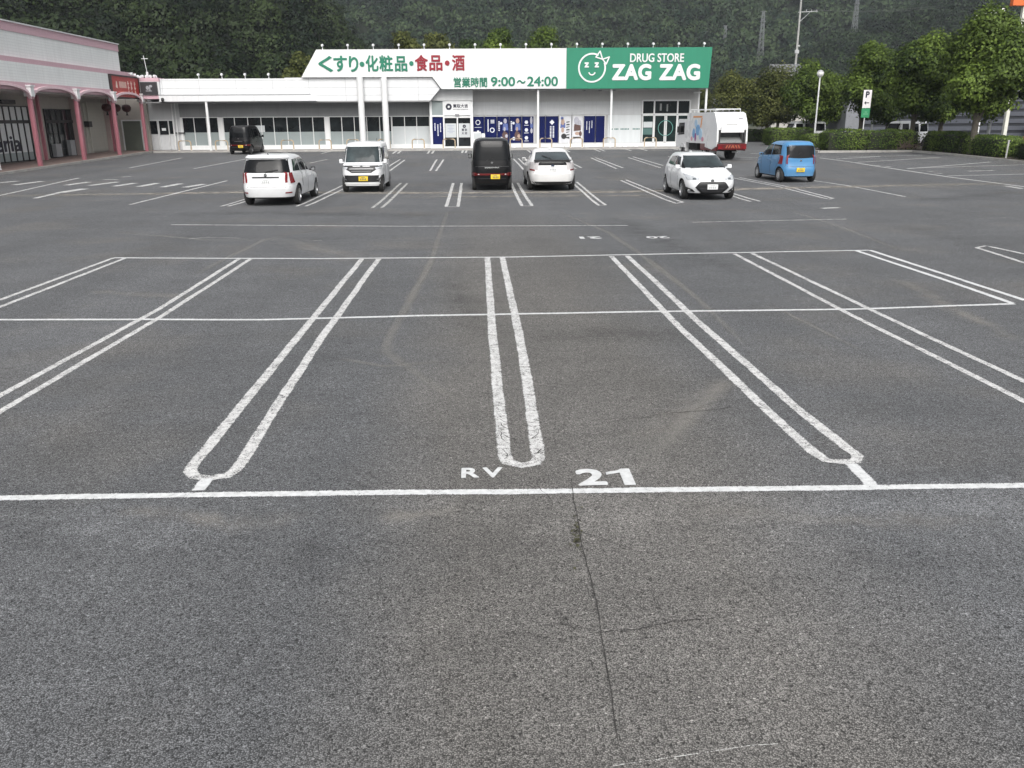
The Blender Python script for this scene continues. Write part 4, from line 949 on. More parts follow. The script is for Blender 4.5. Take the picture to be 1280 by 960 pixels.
def body_mesh(rings, N=84, expo=5.):
    vs, fs = [], []
    for rg in rings:
        zr, zf, xr, xf, hw = rg[:5]; e = rg[5] if len(rg) > 5 else expo; hf = rg[6] if len(rg) > 6 else hw
        cx, a = (xr+xf)/2, (xf-xr)/2
        for j in range(N):
            t = 2*math.pi*j/N; c, s = math.cos(t), math.sin(t)
            x = cx+a*math.copysign(abs(c)**(2/e), c); f = (x-xr)/(xf-xr)
            y = (hw+(hf-hw)*f)*math.copysign(abs(s)**(2/e), s)
            vs.append((x, y, zr+(zf-zr)*f))
    n = len(rings)
    for i in range(n-1):
        for j in range(N): fs.append((i*N+j, i*N+(j+1) % N, (i+1)*N+(j+1) % N, (i+1)*N+j))
    for i, sg in ((0, 0), (n-1, 1)):
        b = len(vs); c = np.mean([vs[i*N+j] for j in range(N)], 0); vs.append((c[0], c[1], c[2]+(.012 if sg else 0)))
        for j in range(N): fs.append((b, i*N+(j+1) % N, i*N+j) if not sg else (b, i*N+j, i*N+(j+1) % N))
    return vs, fs
SCALE = (1.07, 1.12, 1.07)          # the lot's survey comes out a little large against the cars
class Car:
    def __init__(s, name, label, cat, loc, heading, rings, paint_, wb, track, wr, group=None, expo=5., arch=1.16):
        s.root = empty(name, loc, R(heading), label, cat, group); s.root.scale = SCALE
        vs, fs = body_mesh(rings, expo=expo); me = bpy.data.meshes.new('shell'); me.from_pydata(vs, [], fs); me.update()
        bm = bmesh.new(); bm.from_mesh(me); bmesh.ops.recalc_face_normals(bm, faces=bm.faces); s.bvh = BVHTree.FromBMesh(bm); bm.to_mesh(me); bm.free()
        me.materials.append(paint_); me.materials.append(UNDER)
        tmp = bpy.data.objects.new('shell', me); COL.objects.link(tmp)
        cm = MB()
        for sx in (-1, 1):
            for sy in (-1, 1):
                y0 = sy*(track/2+.2); y1 = sy*(track/2-.24)
                ra = wr*arch; nn = 28
                c0 = [(sx*wb/2+ra*math.cos(2*math.pi*i/nn), y0, wr+.02+ra*math.sin(2*math.pi*i/nn)) for i in range(nn)]; c1 = [(x, y1, z) for x, _, z in c0]
                cm.add(c0+c1, [tuple(range(nn)), tuple(range(2*nn-1, nn-1, -1))]+[(i, (i+1) % nn, (i+1) % nn+nn, i+nn) for i in range(nn)], 1)
        cme = cm.mesh('cut'); cme.materials.append(paint_); cme.materials.append(UNDER)
        co = bpy.data.objects.new('cut', cme); COL.objects.link(co)
        bo = tmp.modifiers.new('b', 'BOOLEAN'); bo.operation = 'DIFFERENCE'; bo.object = co; bo.solver = 'EXACT'
        dg = bpy.context.evaluated_depsgraph_get(); out = bpy.data.meshes.new_from_object(tmp.evaluated_get(dg))
        bpy.data.objects.remove(tmp); bpy.data.objects.remove(co)
        for p_ in out.polygons:
            if p_.normal.z < -.5 and p_.center.z < .40: p_.material_index = 1
        out.polygons.foreach_set('use_smooth', [True]*len(out.polygons)); out.set_sharp_from_angle(angle=R(34))
        s.body = bpy.data.objects.new('body', out); COL.objects.link(s.body); s.body.parent = s.root
        s.wb, s.track, s.wr = wb, track, wr
    def hit(s, side, a, z):
        if side == 'L': o, d = Vector((a, 4, z)), Vector((0, -1, 0))
        elif side == 'R': o, d = Vector((a, -4, z)), Vector((0, 1, 0))
        elif side == 'B': o, d = Vector((-8, a, z)), Vector((1, 0, 0))
        elif side == 'F': o, d = Vector((8, a, z)), Vector((-1, 0, 0))
        else: o, d = Vector((a, z, 8)), Vector((0, 0, -1))
        p, n, _, _ = s.bvh.ray_cast(o, d)
        if p is None:
            q = o+d*4; p, n, _, _ = s.bvh.find_nearest(q)
        if n.dot(d) > 0: n = -n
        return p, n
    def patch(s, name, side, bottom, top, mat, off=.006, parent=None, n=14, mrows=8, both=False):
        """a piece of glass, lamp or trim lying on the shell; outlines in (along, height)"""
        def samp(pl, t):
            if len(pl) == 1: return pl[0]
            L = [0.]
            for i in range(len(pl)-1): L.append(L[-1]+math.dist(pl[i], pl[i+1]))
            u = t*L[-1]
            for i in range(len(pl)-1):
                if u <= L[i+1]+1e-9:
                    f = (u-L[i])/max(1e-9, L[i+1]-L[i]); return (pl[i][0]+(pl[i+1][0]-pl[i][0])*f, pl[i][1]+(pl[i+1][1]-pl[i][1])*f)
            return pl[-1]
        vs, fs, inner = [], [], []
        for i in range(mrows+1):
            for j in range(n+1):
                a, c = samp(bottom, j/n), samp(top, j/n); f = i/mrows
                q = (a[0]+(c[0]-a[0])*f, a[1]+(c[1]-a[1])*f); p, nn = s.hit(side, *q)
                vs.append(p+nn*off); inner.append(p-nn*.012)
        w_ = n+1
        for i in range(mrows):
            for j in range(n): fs.append((i*w_+j, i*w_+j+1, (i+1)*w_+j+1, (i+1)*w_+j))
        rim = [j for j in range(w_)]+[i*w_+n for i in range(1, mrows+1)]+[mrows*w_+j for j in range(n-1, -1, -1)]+[i*w_ for i in range(mrows-1, 0, -1)]
        b = len(vs); vs += [inner[k] for k in rim]; m_ = len(rim)
        for k in range(m_): fs.append((rim[k], b+k, b+(k+1) % m_, rim[(k+1) % m_]))
        me = bpy.data.meshes.new(name); me.from_pydata([tuple(v) for v in vs], [], fs)
        bm = bmesh.new(); bm.from_mesh(me); bmesh.ops.recalc_face_normals(bm, faces=bm.faces); bm.to_mesh(me); bm.free()
        me.polygons.foreach_set('use_smooth', [True]*len(me.polygons)); me.set_sharp_from_angle(angle=R(40))
        o = link(name, me, mat, parent or s.root)
        if both: s.patch(name, {'L': 'R', 'R': 'L'}[side], bottom, top, mat, off, parent, n, mrows)
        return o
    def mpatch(s, name, side, bottom, top, mat, **kw):
        """the same piece mirrored left and right on the front or back"""
        s.patch(name, side, bottom, top, mat, **kw); s.patch(name, side, [(-a, z) for a, z in bottom], [(-a, z) for a, z in top], mat, **kw)
    def rect(s, name, side, a0, a1, z0, z1, mat, **kw): return s.patch(name, side, [(a0, z0), (a1, z0)], [(a0, z1), (a1, z1)], mat, **kw)
    def add(s, name, mb, mat, smooth=40, parent=None): return mb.build(name, mat, parent or s.root, smooth=smooth)
    def wheels(s, wid=.19, spokes=7, rim=RIM, y_in=0., hub=.66):
        for sx in (-1, 1):
            for sy in (-1, 1):
                c = (sx*s.wb/2, sy*(s.track/2-.005), s.wr); w2 = wid
                t = MB(); r = s.wr
                t.lathe([(r*.62, 0), (r*.93, 0), (r*.985, .02), (r, .05), (r, w2-.05), (r*.985, w2-.02), (r*.93, w2), (r*.5, w2)], 30, (0, 0, 0), 'y')
                o = t.build('wheel', TY, s.root, (c[0], c[1]-(w2 if sy > 0 else 0), c[2]), smooth=50)
                f = MB(); yo = w2-.012 if sy > 0 else .012; sg = 1 if sy > 0 else -1
                rr = r*hub
                f.lathe([(rr*1.0, yo+sg*.012), (rr*.93, yo+sg*.014), (rr*.88, yo-sg*.03)], 30, (0, 0, 0), 'y')
                f.lathe([(0, yo+sg*.008), (rr*.16, yo+sg*.008), (rr*.20, yo-sg*.02)], 16, (0, 0, 0), 'y')
                for k in range(spokes):
                    a = 2*math.pi*k/spokes+.3; u = Vector((math.cos(a), 0, math.sin(a))); v = Vector((-math.sin(a), 0, math.cos(a)))
                    p = [u*rr*.15-v*rr*.10, u*rr*.93-v*rr*.07, u*rr*.93+v*rr*.07, u*rr*.15+v*rr*.10]
                    f.add([(q.x, yo+sg*.002, q.z) for q in p]+[(q.x, yo-sg*.02, q.z) for q in p], [(0, 1, 2, 3), (7, 6, 5, 4), (0, 4, 5, 1), (1, 5, 6, 2), (2, 6, 7, 3), (3, 7, 4, 0)])
                f.build('rim', rim, o, smooth=40)
                d = MB(); d.lathe([(0, yo-sg*.03), (rr*.9, yo-sg*.03), (rr*.9, yo-sg*.032), (0, yo-sg*.033)], 20, (0, 0, 0), 'y'); d.build('brake', UNDER, o)
    def mirror(s, x, y, z, mat, wx=.10, wy=.15, wz=.13):
        for sy in (-1, 1):
            b = MB(); b.box(x-wx/2, x+wx/2, min(sy*y, sy*(y+wy)), max(sy*y, sy*(y+wy)), z-wz/2, z+wz/2, bev=.035); b.tube([(x, sy*(y-.06), z-wz*.3), (x, sy*(y+.05), z-wz*.3)], .025, 6); o = s.add('door_mirror', b, mat)
            g = MB(); g.box(x-wx/2-.004, x-wx/2-.001, min(sy*(y+.03), sy*(y+wy-.02)), max(sy*(y+.03), sy*(y+wy-.02)), z-wz/2+.02, z+wz/2-.02); g.build('mirror_glass', CHR, o)
    def plate(s, side, z, mat, y=0., w_=.33, h=.165, tilt=0., off=.018):
        p, n = s.hit(side, y, z); sg = -1 if side == 'B' else 1; x = p.x+sg*off
        b = MB(); b.box(min(x, x+sg*.012), max(x, x+sg*.012), y-w_/2, y+w_/2, z-h/2, z+h/2, bev=.004); o = s.add('number_plate', b, mat)
        f = MB(); xs = x+sg*.0135; 
        for k in range(4): f.box(min(xs, xs+sg*.002), max(xs, xs+sg*.002), y-w_*.32+k*w_*.17, y-w_*.32+k*w_*.17+w_*.10, z-h*.32, z+h*.08)
        f.box(min(xs, xs+sg*.002), max(xs, xs+sg*.002), y-w_*.2, y+w_*.2, z+h*.2, z+h*.34)
        f.build('plate_print', SMG if mat is PLY else pm('plate_print_grey', (.42, .43, .43), .6), o); return o
    def handles(s, pts, mat=None):
        for x, z in pts:
            for sd_ in 'LR':
                p, n = s.hit(sd_, x, z); b = MB(); b.box(x-.09, x+.09, p.y-.02 if p.y > 0 else p.y-.022, p.y+.022 if p.y > 0 else p.y+.02, z-.018, z+.018, bev=.01); s.add('door_handle', b, mat or s.body.data.materials[0])
    def seams(s, segs):
        """shut lines of doors, both sides: polylines in (x, z)"""
        for pl in segs:
            for sd_ in 'LR':
                b = MB(); P = []
                for i in range(len(pl)-1):
                    for k in range(7):
                        f = k/6; P.append((pl[i][0]+(pl[i+1][0]-pl[i][0])*f, pl[i][1]+(pl[i+1][1]-pl[i][1])*f))
                pts = []
                for q in P:
                    h, n = s.hit(sd_, *q); pts.append(h+n*.001)
                b.tube([p for i, p in enumerate(pts) if i == 0 or (p-pts[i-1]).length > 1e-4], .006, 4); s.add('door_gap', b, SEAM, None)
    def emblem(s, side, y, z, r=.06, mat=CHR):
        p, n = s.hit(side, y, z); sg = -1 if side == 'B' else 1
        b = MB(); b.lathe([(0, .0), (r, .0), (r*.9, sg*.018), (0, sg*.02)], 18, (p.x+sg*.002, y, z), 'x'); s.add('emblem', b, mat)
def mir(l): return l+[(-a, z) for a, z in reversed(l)]
def ground(x, y): return (x, y, gz(y))

# ---- white estate car, seen from behind, driver's side towards the middle
c = Car('estate_car', 'white estate car seen from behind with tall red tail lamps', 'car', ground(-7.08, 31.95), 89, [
    (.24, .24, -2.05, 2.15, .74), (.28, .28, -2.16, 2.24, .80), (.42, .40, -2.20, 2.30, .835), (.56, .54, -2.22, 2.32, .845), (.60, .58, -2.19, 2.32, .848), (.80, .70, -2.15, 2.28, .85), (.94, .78, -2.14, 2.16, .845), (1.0, .84, -2.14, 1.98, .835),
    (1.03, .93, -2.12, 1.30, .82), (1.06, .97, -2.10, 1.12, .80), (1.25, 1.20, -2.02, .72, .752), (1.42, 1.40, -1.93, .35, .70), (1.50, 1.49, -1.86, .10, .655), (1.545, 1.54, -1.74, -.10, .58), (1.568, 1.565, -1.5, -.3, .45)], CW, 2.75, 1.66, .31)
c.patch('rear_window', 'B', [(-.70, 1.03), (.70, 1.03)], [(-.62, 1.44), (.62, 1.44)], CGL, n=20)
c.patch('roof_spoiler', 'B', [(-.63, 1.455), (.63, 1.455)], [(-.58, 1.52), (.58, 1.52)], CW, off=.05, n=16, mrows=3)
for sd_ in 'LR':
    c.patch('side_window', sd_, [(-1.72, 1.07), (-.95, 1.05)], [(-1.52, 1.42), (-.92, 1.44)], CGL); c.patch('side_window', sd_, [(-.88, 1.05), (-.05, 1.02)], [(-.85, 1.44), (-.05, 1.46)], CGL)
    c.patch('side_window', sd_, [(.02, 1.02), (.92, .985), (.95, 1.0)], [(.02, 1.46), (.30, 1.42), (.42, 1.36)], CGL)
    c.patch('tail_lamp', sd_, [(-2.10, .72), (-2.05, .74)], [(-2.06, 1.05), (-2.01, 1.04)], TAIL, off=.009)
c.patch('windscreen', 'F', [(-.72, 1.0), (.72, 1.0)], [(-.60, 1.44), (.60, 1.44)], CGL2)
c.mpatch('tail_lamp', 'B', [(.70, .70), (.785, .72)], [(.665, 1.03), (.735, 1.03)], TAIL, off=.012)
c.rect('tailgate_trim', 'B', -.40, .40, .875, .915, BLK, off=.012); c.plate('B', .77, PLW); c.emblem('B', 0, .965, .055)
c.rect('bumper_gap', 'B', -.80, .80, .585, .598, SEAM, off=.003, mrows=2); c.mpatch('reflector', 'B', [(.56, .40), (.72, .40)], [(.56, .44), (.72, .44)], TAIL, off=.008); c.rect('bumper_lip', 'B', -.70, .70, .245, .285, BLK, off=.006, mrows=2)
c.wheels(spokes=7); c.mirror(.62, .83, 1.03, BLK); c.handles([(-.55, .86), (.42, .84)], CW); c.seams([[(-.02, .3), (-.02, 1.0)], [(-.92, .78), (-.80, .55), (-.9, 1.04)], [(1.0, .34), (.98, .9)], [(-.80, .28), (1.0, .28)]])
b = MB(); b.tube([(-1.55, .0, 1.55), (-1.62, 0, 1.63)], .012, 6); c.add('aerial', b, BLK)
b = MB(); b.tube([(-2.135, -.0, 1.06), (-2.08, -.38, 1.12)], .012, 5); c.add('rear_wiper', b, BLK)

# ---- white tall kei van facing the camera
c = Car('kei_van', 'white boxy minivan facing the camera with black grille and yellow plate', 'car', ground(-4.55, 36.45), -90, [
    (.20, .20, -1.62, 1.60, .66), (.24, .24, -1.68, 1.66, .71), (.42, .42, -1.70, 1.695, .735), (.70, .68, -1.70, 1.70, .738), (.86, .84, -1.70, 1.68, .738), (.98, .95, -1.69, 1.62, .735), (1.04, .99, -1.685, 1.52, .73), (1.06, 1.03, -1.68, 1.28, .725),
    (1.30, 1.28, -1.665, 1.12, .705), (1.52, 1.52, -1.64, .96, .675), (1.66, 1.66, -1.62, .85, .655), (1.72, 1.72, -1.57, .76, .62), (1.76, 1.76, -1.46, .60, .54), (1.78, 1.78, -1.2, .4, .40)], CW, 2.46, 1.44, .29, expo=6)
c.patch('windscreen', 'F', [(-.66, 1.065), (.66, 1.065)], [(-.60, 1.62), (.60, 1.62)], CGL2, n=18)
for sd_ in 'LR':
    c.patch('side_window', sd_, [(-1.45, 1.08), (-.55, 1.08)], [(-1.40, 1.58), (-.55, 1.60)], CGL); c.patch('side_window', sd_, [(-.47, 1.08), (.45, 1.06)], [(-.47, 1.60), (.42, 1.60)], CGL); c.patch('quarter_window', sd_, [(.50, 1.07), (1.0, 1.07)], [(.48, 1.58), (.74, 1.58)], CGL)
c.patch('grille', 'F', [(-.34, .71), (.34, .71)], [(-.69, .93), (.69, .93)], BLK, off=.010); 
for z in (.765, .845): c.rect('grille_bar', 'F', -(.30+(z-.71)*.9), .30+(z-.71)*.9, z-.009, z+.009, pm('satin_bar', (.26, .265, .27), .45, .4), off=.024, mrows=2)
c.mpatch('head_lamp', 'F', [(.50, .835), (.68, .86)], [(.48, .905), (.69, .92)], LAMPD, off=.018); c.mpatch('lamp_trim', 'F', [(.30, .925), (.70, .935)], [(.30, .95), (.70, .955)], BLK, off=.008, mrows=2)
c.patch('lower_grille', 'F', [(-.60, .38), (.60, .38)], [(-.69, .62), (.69, .62)], BLK, off=.010); c.mpatch('fog_lamp', 'F', [(.50, .44), (.62, .46)], [(.60, .53), (.66, .54)], CHR, off=.02); c.rect('bumper_edge', 'F', -.66, .66, .30, .335, WHITE_METAL, off=.012, mrows=2)
c.plate('F', .50, PLY, y=.06, off=.03); c.emblem('F', 0, .93, .05); c.rect('hood_gap', 'F', -.66, .66, .957, .966, SEAM, off=.003, mrows=2)
c.wheels(wid=.16, spokes=6, rim=RIMG); c.mirror(1.0, .73, 1.10, CW, .11, .12, .16); c.handles([(-.32, .95), (.3, .93)], CW); c.seams([[(-.51, .3), (-.51, 1.05)], [(.62, .34), (.55, 1.02)], [(-1.3, 1.02), (-.55, 1.02)]])
b = MB(); b.tube([(1.24, .1, 1.08), (1.17, .55, 1.12)], .012, 5); b.tube([(1.25, -.45, 1.08), (1.18, .02, 1.12)], .012, 5); c.add('wiper', b, BLK); b = MB(); b.tube([(-1.1, .3, 1.77), (-1.15, .3, 1.88)], .01, 5); c.add('aerial', b, BLK)

# ---- black one-box van seen from behind
def onebox(loc, heading, label, paint_=CB, dark=True):
    c = Car('one_box_van', label, 'van', loc, heading, [
        (.22, .22, -1.60, 1.62, .66), (.26, .26, -1.67, 1.68, .71), (.45, .45, -1.70, 1.70, .735), (.60, .60, -1.70, 1.70, .738), (.95, .92, -1.68, 1.67, .738), (1.05, 1.0, -1.66, 1.60, .732), (1.10, 1.05, -1.655, 1.52, .725),
        (1.40, 1.38, -1.62, 1.25, .69), (1.68, 1.68, -1.56, .98, .645), (1.80, 1.80, -1.50, .84, .60), (1.86, 1.86, -1.38, .70, .52), (1.885, 1.885, -1.1, .5, .38)], paint_, 2.43, 1.44, .29, expo=6)
    c.patch('rear_window', 'B', [(-.62, 1.10), (.62, 1.10)], [(-.53, 1.72), (.53, 1.72)], CGL, n=18)
    for sd_ in 'LR':
        c.patch('side_window', sd_, [(-1.48, 1.12), (-.55, 1.12)], [(-1.40, 1.66), (-.55, 1.68)], CGL); c.patch('side_window', sd_, [(-.45, 1.12), (.42, 1.10)], [(-.45, 1.68), (.42, 1.68)], CGL); c.patch('side_window', sd_, [(.50, 1.10), (1.30, 1.08)], [(.50, 1.68), (.84, 1.64)], CGL)
    c.patch('windscreen', 'F', [(-.66, 1.10), (.66, 1.10)], [(-.58, 1.70), (.58, 1.70)], CGL2)
    c.mpatch('head_lamp', 'F', [(.42, .70), (.68, .72)], [(.46, .90), (.68, .94)], LAMPD, off=.01); c.rect('grille', 'F', -.35, .35, .75, .85, BLK, off=.01)
    c.patch('tail_lamp', 'B', [(-.69, .56), (.69, .56)], [(-.69, .63), (.69, .63)], pm('tail_lamp_dark', (.10, .006, .006), .2, coat=.8), off=.010, mrows=3, n=20)
    c.mpatch('tail_lamp', 'B', [(.55, .545), (.70, .545)], [(.55, .66), (.70, .66)], MATS['tail_lamp_dark'], off=.016); c.mpatch('reflector', 'B', [(.45, .585), (.50, .585)], [(.45, .61), (.50, .61)], TAILC, off=.02, n=3, mrows=3)
    c.rect('tailgate_handle', 'B', -.26, .26, .82, .86, CHR, off=.02, mrows=3); c.rect('garnish', 'B', -.60, .60, .87, .895, pm('dark_chrome', (.12, .12, .125), .2, .8), off=.012, mrows=2)
    c.plate('B', .51, PLY, y=-.12); c.emblem('B', 0, 1.02, .045, CHR); c.rect('bumper_gap', 'B', -.68, .68, .44, .45, SEAM, off=.003, mrows=2)
    c.wheels(wid=.16, spokes=6, rim=RIMG); c.mirror(1.12, .72, 1.16, paint_, .11, .15, .18); c.handles([(-.3, .98), (.35, .96)], paint_); c.seams([[(-.50, .3), (-.50, 1.08)], [(.45, .34), (.45, 1.06)]])
    b = MB(); b.tube([(-1.655, .2, 1.1), (-1.62, -.25, 1.16)], .012, 5); c.add('rear_wiper', b, BLK); return c
onebox(ground(.62, 36.75), 90, 'black boxy van seen from behind, parked in the middle row beside a white hatchback')
# ---- black kei wagon far left by the shops
onebox(ground(-17.3, 67.2), 86, 'black boxy van parked right up against the low shop, half hidden behind the white estate')

# ---- white hybrid hatchback from behind
c = Car('hatchback_car', 'white fastback hatchback seen from behind with black rear spoiler, beside the black van', 'car', ground(3.02, 36.75), 90, [
    (.20, .20, -2.0, 2.02, .70), (.25, .25, -2.10, 2.12, .79), (.42, .40, -2.16, 2.2, .845), (.62, .55, -2.18, 2.22, .868), (.70, .60, -2.12, 2.2, .87), (.90, .70, -2.10, 2.12, .865), (1.00, .76, -2.09, 2.0, .85), (1.06, .82, -2.07, 1.75, .82),
    (1.09, .92, -2.03, 1.30, .79), (1.12, 1.0, -1.95, 1.05, .765), (1.24, 1.18, -1.55, .65, .70), (1.36, 1.34, -1.10, .30, .64), (1.43, 1.42, -.80, .05, .585), (1.475, 1.47, -.55, -.1, .51), (1.49, 1.49, -.40, -.18, .38)], CW2, 2.70, 1.70, .315)
c.patch('rear_window', 'T', [(-1.95, -.64), (-1.95, .64)], [(-1.05, -.54), (-1.05, .54)], CGL2, off=.006, n=16, mrows=10)
c.patch('lower_window', 'B', [(-.62, .93), (.62, .93)], [(-.64, 1.05), (.64, 1.05)], CGL, n=16, mrows=4)
b = MB(); b.prism_z([(-2.12, -.66), (-2.14, 0), (-2.12, .66), (-1.93, .66), (-1.95, 0), (-1.93, -.66)], 1.085, 1.125); c.add('rear_spoiler', b, BLK, None)
for sd_ in 'LR':
    c.patch('side_window', sd_, [(-1.15, 1.08), (-.18, 1.05)], [(-.85, 1.32), (-.15, 1.40)], CGL); c.patch('side_window', sd_, [(-.10, 1.05), (.82, .99)], [(-.10, 1.40), (.24, 1.32)], CGL)
    c.patch('tail_lamp', sd_, [(-2.08, .76), (-1.86, .82)], [(-2.06, 1.03), (-1.80, 1.02)], TAILC, off=.008)
c.patch('windscreen', 'F', [(-.68, 1.02), (.68, 1.02)], [(-.54, 1.38), (.54, 1.38)], CGL2)
c.mpatch('tail_lamp', 'B', [(.62, .74), (.80, .76)], [(.66, 1.04), (.78, 1.03)], TAILC, off=.010); c.mpatch('lamp_edge', 'B', [(.63, .73), (.78, .75)], [(.63, .775), (.78, .79)], TAIL, off=.016, mrows=3)
c.plate('B', .80, PLW); c.emblem('B', 0, .90, .06, pm('emblem_blue', (.05, .07, .12), .2, .6)); c.rect('tailgate_bar', 'B', -.30, .30, .855, .875, CHR, off=.01, mrows=2); c.rect('bumper_gap', 'B', -.8, .8, .665, .675, SEAM, off=.003, mrows=2)
c.patch('rear_diffuser', 'B', [(-.62, .24), (.62, .24)], [(-.72, .34), (.72, .34)], BLK, off=.01, mrows=3); c.wheels(spokes=5); c.mirror(.70, .80, 1.04, CW2); c.handles([(-.75, .88), (.18, .86)], CW2); c.seams([[(-.14, .3), (-.14, 1.02)], [(.9, .34), (.88, .95)]])
b = MB(); b.tube([(-1.98, .0, 1.125), (-1.55, .35, 1.27)], .014, 5); c.add('rear_wiper', b, BLK)
b = MB(); b.prism_z([(-.75, -.03), (-.75, .03), (-.58, .012), (-.58, -.012)], 1.47, 1.53); c.add('roof_aerial', b, CW2)

# ---- white compact hatchback facing the camera
c = Car('compact_car', 'white compact hatchback facing the camera with a wide black hexagonal grille', 'car', ground(8.28, 32.3), -90, [
    (.19, .19, -1.78, 1.80, .68), (.24, .24, -1.90, 1.92, .77), (.40, .38, -1.98, 1.99, .83), (.58, .52, -1.99, 2.0, .845), (.74, .64, -1.98, 1.96, .848), (.88, .74, -1.97, 1.86, .84), (.96, .82, -1.96, 1.66, .82), (1.0, .90, -1.94, 1.28, .80),
    (1.03, .98, -1.92, 1.02, .775), (1.18, 1.15, -1.84, .70, .715), (1.30, 1.29, -1.74, .42, .66), (1.38, 1.38, -1.62, .20, .61), (1.43, 1.43, -1.45, .02, .54), (1.452, 1.452, -1.1, -.15, .40)], CW, 2.55, 1.66, .31)
c.patch('windscreen', 'F', [(-.69, 1.0), (.69, 1.0)], [(-.55, 1.37), (.55, 1.37)], CGL2, n=18)
for sd_ in 'LR':
    c.patch('side_window', sd_, [(-1.15, 1.06), (-.32, 1.03)], [(-1.05, 1.30), (-.32, 1.35)], CGL); c.patch('side_window', sd_, [(-.26, 1.03), (.62, .99)], [(-.26, 1.35), (.12, 1.32)], CGL); c.patch('quarter_window', sd_, [(.66, .99), (.90, .98)], [(.30, 1.28), (.42, 1.20)], CGL)
c.patch('grille', 'F', [(-.34, .245), (.34, .245)], [(-.53, .42), (-.40, .60), (.40, .60), (.53, .42)], BLK, off=.016, n=20); c.patch('grille_mesh', 'F', [(-.28, .27), (.28, .27)], [(-.40, .40), (.40, .40)], pm('grille_dark_grey', (.03, .03, .032), .5), off=.026)
c.mpatch('head_lamp', 'F', [(.42, .64), (.74, .66)], [(.40, .71), (.78, .83)], LAMPD, off=.012); c.mpatch('lamp_eye', 'F', [(.50, .66), (.60, .66)], [(.50, .71), (.60, .72)], pm('lamp_dark', (.10, .11, .12), .1), off=.018, n=5, mrows=4)
c.mpatch('fog_trim', 'F', [(.52, .28), (.78, .30)], [(.60, .36), (.78, .44)], BLK, off=.014); c.mpatch('fog_lamp', 'F', [(.64, .31), (.70, .31)], [(.64, .37), (.70, .37)], CHR, off=.026, n=4, mrows=4)
c.plate('F', .44, PLW, off=.035); c.emblem('F', 0, .625, .06); c.rect('bumper_lip', 'F', -.70, .70, .20, .225, BLK, off=.01, mrows=2); c.rect('hood_gap', 'F', -.60, .60, .655, .663, SEAM, off=.003, mrows=2)
c.wheels(spokes=10, rim=RIM); c.mirror(.70, .78, 1.03, CW); c.handles([(-.78, .86), (.05, .84)], CW); c.seams([[(-.30, .3), (-.30, 1.0)], [(.72, .3), (.76, .92)], [(-1.0, .95), (-.85, .6)]])
b = MB(); b.tube([(1.02, .15, 1.0), (.92, .62, 1.04)], .012, 5); b.tube([(1.04, -.5, 1.0), (.95, .05, 1.04)], .012, 5); c.add('wiper', b, BLK)
b = MB(); b.prism_z([(-1.3, -.03), (-1.3, .03), (-1.12, .012), (-1.12, -.012)], 1.43, 1.49); c.add('roof_aerial', b, CW)

# ---- blue kei car from behind
c = Car('kei_car', 'sky blue small tall car seen from behind with yellow plate', 'car', ground(14.08, 39.35), 92, [
    (.20, .20, -1.62, 1.58, .65), (.25, .25, -1.68, 1.66, .71), (.45, .44, -1.70, 1.695, .735), (.58, .56, -1.70, 1.70, .738), (.64, .62, -1.67, 1.68, .738), (.85, .80, -1.66, 1.64, .736), (.98, .90, -1.65, 1.55, .73), (1.02, .96, -1.645, 1.38, .722),
    (1.06, 1.02, -1.635, 1.18, .71), (1.28, 1.26, -1.59, .78, .672), (1.45, 1.45, -1.54, .42, .63), (1.55, 1.55, -1.46, .18, .575), (1.60, 1.60, -1.34, 0, .49), (1.622, 1.622, -1.1, -.2, .36)], CBL, 2.49, 1.44, .285, expo=5.5)
c.patch('rear_window', 'B', [(-.56, .98), (-.1, .955), (.1, .955), (.56, .98)], [(-.54, 1.47), (.54, 1.47)], CGL, n=18)
for sd_ in 'LR':
    c.patch('side_window', sd_, [(-1.28, 1.10), (-.35, 1.06)], [(-1.18, 1.46), (-.35, 1.49)], CGL); c.patch('side_window', sd_, [(-.28, 1.06), (.60, 1.02)], [(-.28, 1.49), (.20, 1.46)], CGL); c.patch('quarter_window', sd_, [(.65, 1.02), (1.0, 1.0)], [(.30, 1.42), (.42, 1.36)], CGL)
c.patch('windscreen', 'F', [(-.62, 1.03), (.62, 1.03)], [(-.54, 1.47), (.54, 1.47)], CGL2)
c.mpatch('tail_lamp', 'B', [(.665, .72), (.720, .73)], [(.64, 1.05), (.69, 1.08)], TAIL, off=.014); c.patch('tail_lamp', 'L', [(-1.625, .72), (-1.60, .74)], [(-1.605, 1.10), (-1.57, 1.06)], TAIL, off=.008); c.patch('tail_lamp', 'R', [(-1.625, .72), (-1.60, .74)], [(-1.605, 1.10), (-1.57, 1.06)], TAIL, off=.008)
c.plate('B', .50, PLY); c.emblem('B', 0, .87, .04); c.rect('bumper_gap', 'B', -.70, .70, .625, .637, SEAM, off=.003, mrows=2); c.mpatch('tailgate_gap', 'B', [(.575, .64), (.585, .64)], [(.565, 1.0), (.575, 1.0)], SEAM, off=.003, n=2)
c.wheels(wid=.16, spokes=9, rim=pm('wheel_cover', (.60, .61, .62), .35, .3)); c.mirror(.72, .70, 1.06, CBL); c.handles([(-.85, .90), (.0, .88)], CBL); c.seams([[(-.32, .3), (-.32, 1.05)], [(.72, .32), (.72, 1.0)], [(-1.15, 1.04), (-1.05, .7), (-.8, .4)]])
b = MB(); b.tube([(-1.645, 0, 1.0), (-1.61, -.3, 1.06)], .011, 5); c.add('rear_wiper', b, BLK); b = MB(); b.tube([(.05, .25, 1.6), (-.1, .25, 1.72)], .008, 5); c.add('roof_aerial', b, BLK)

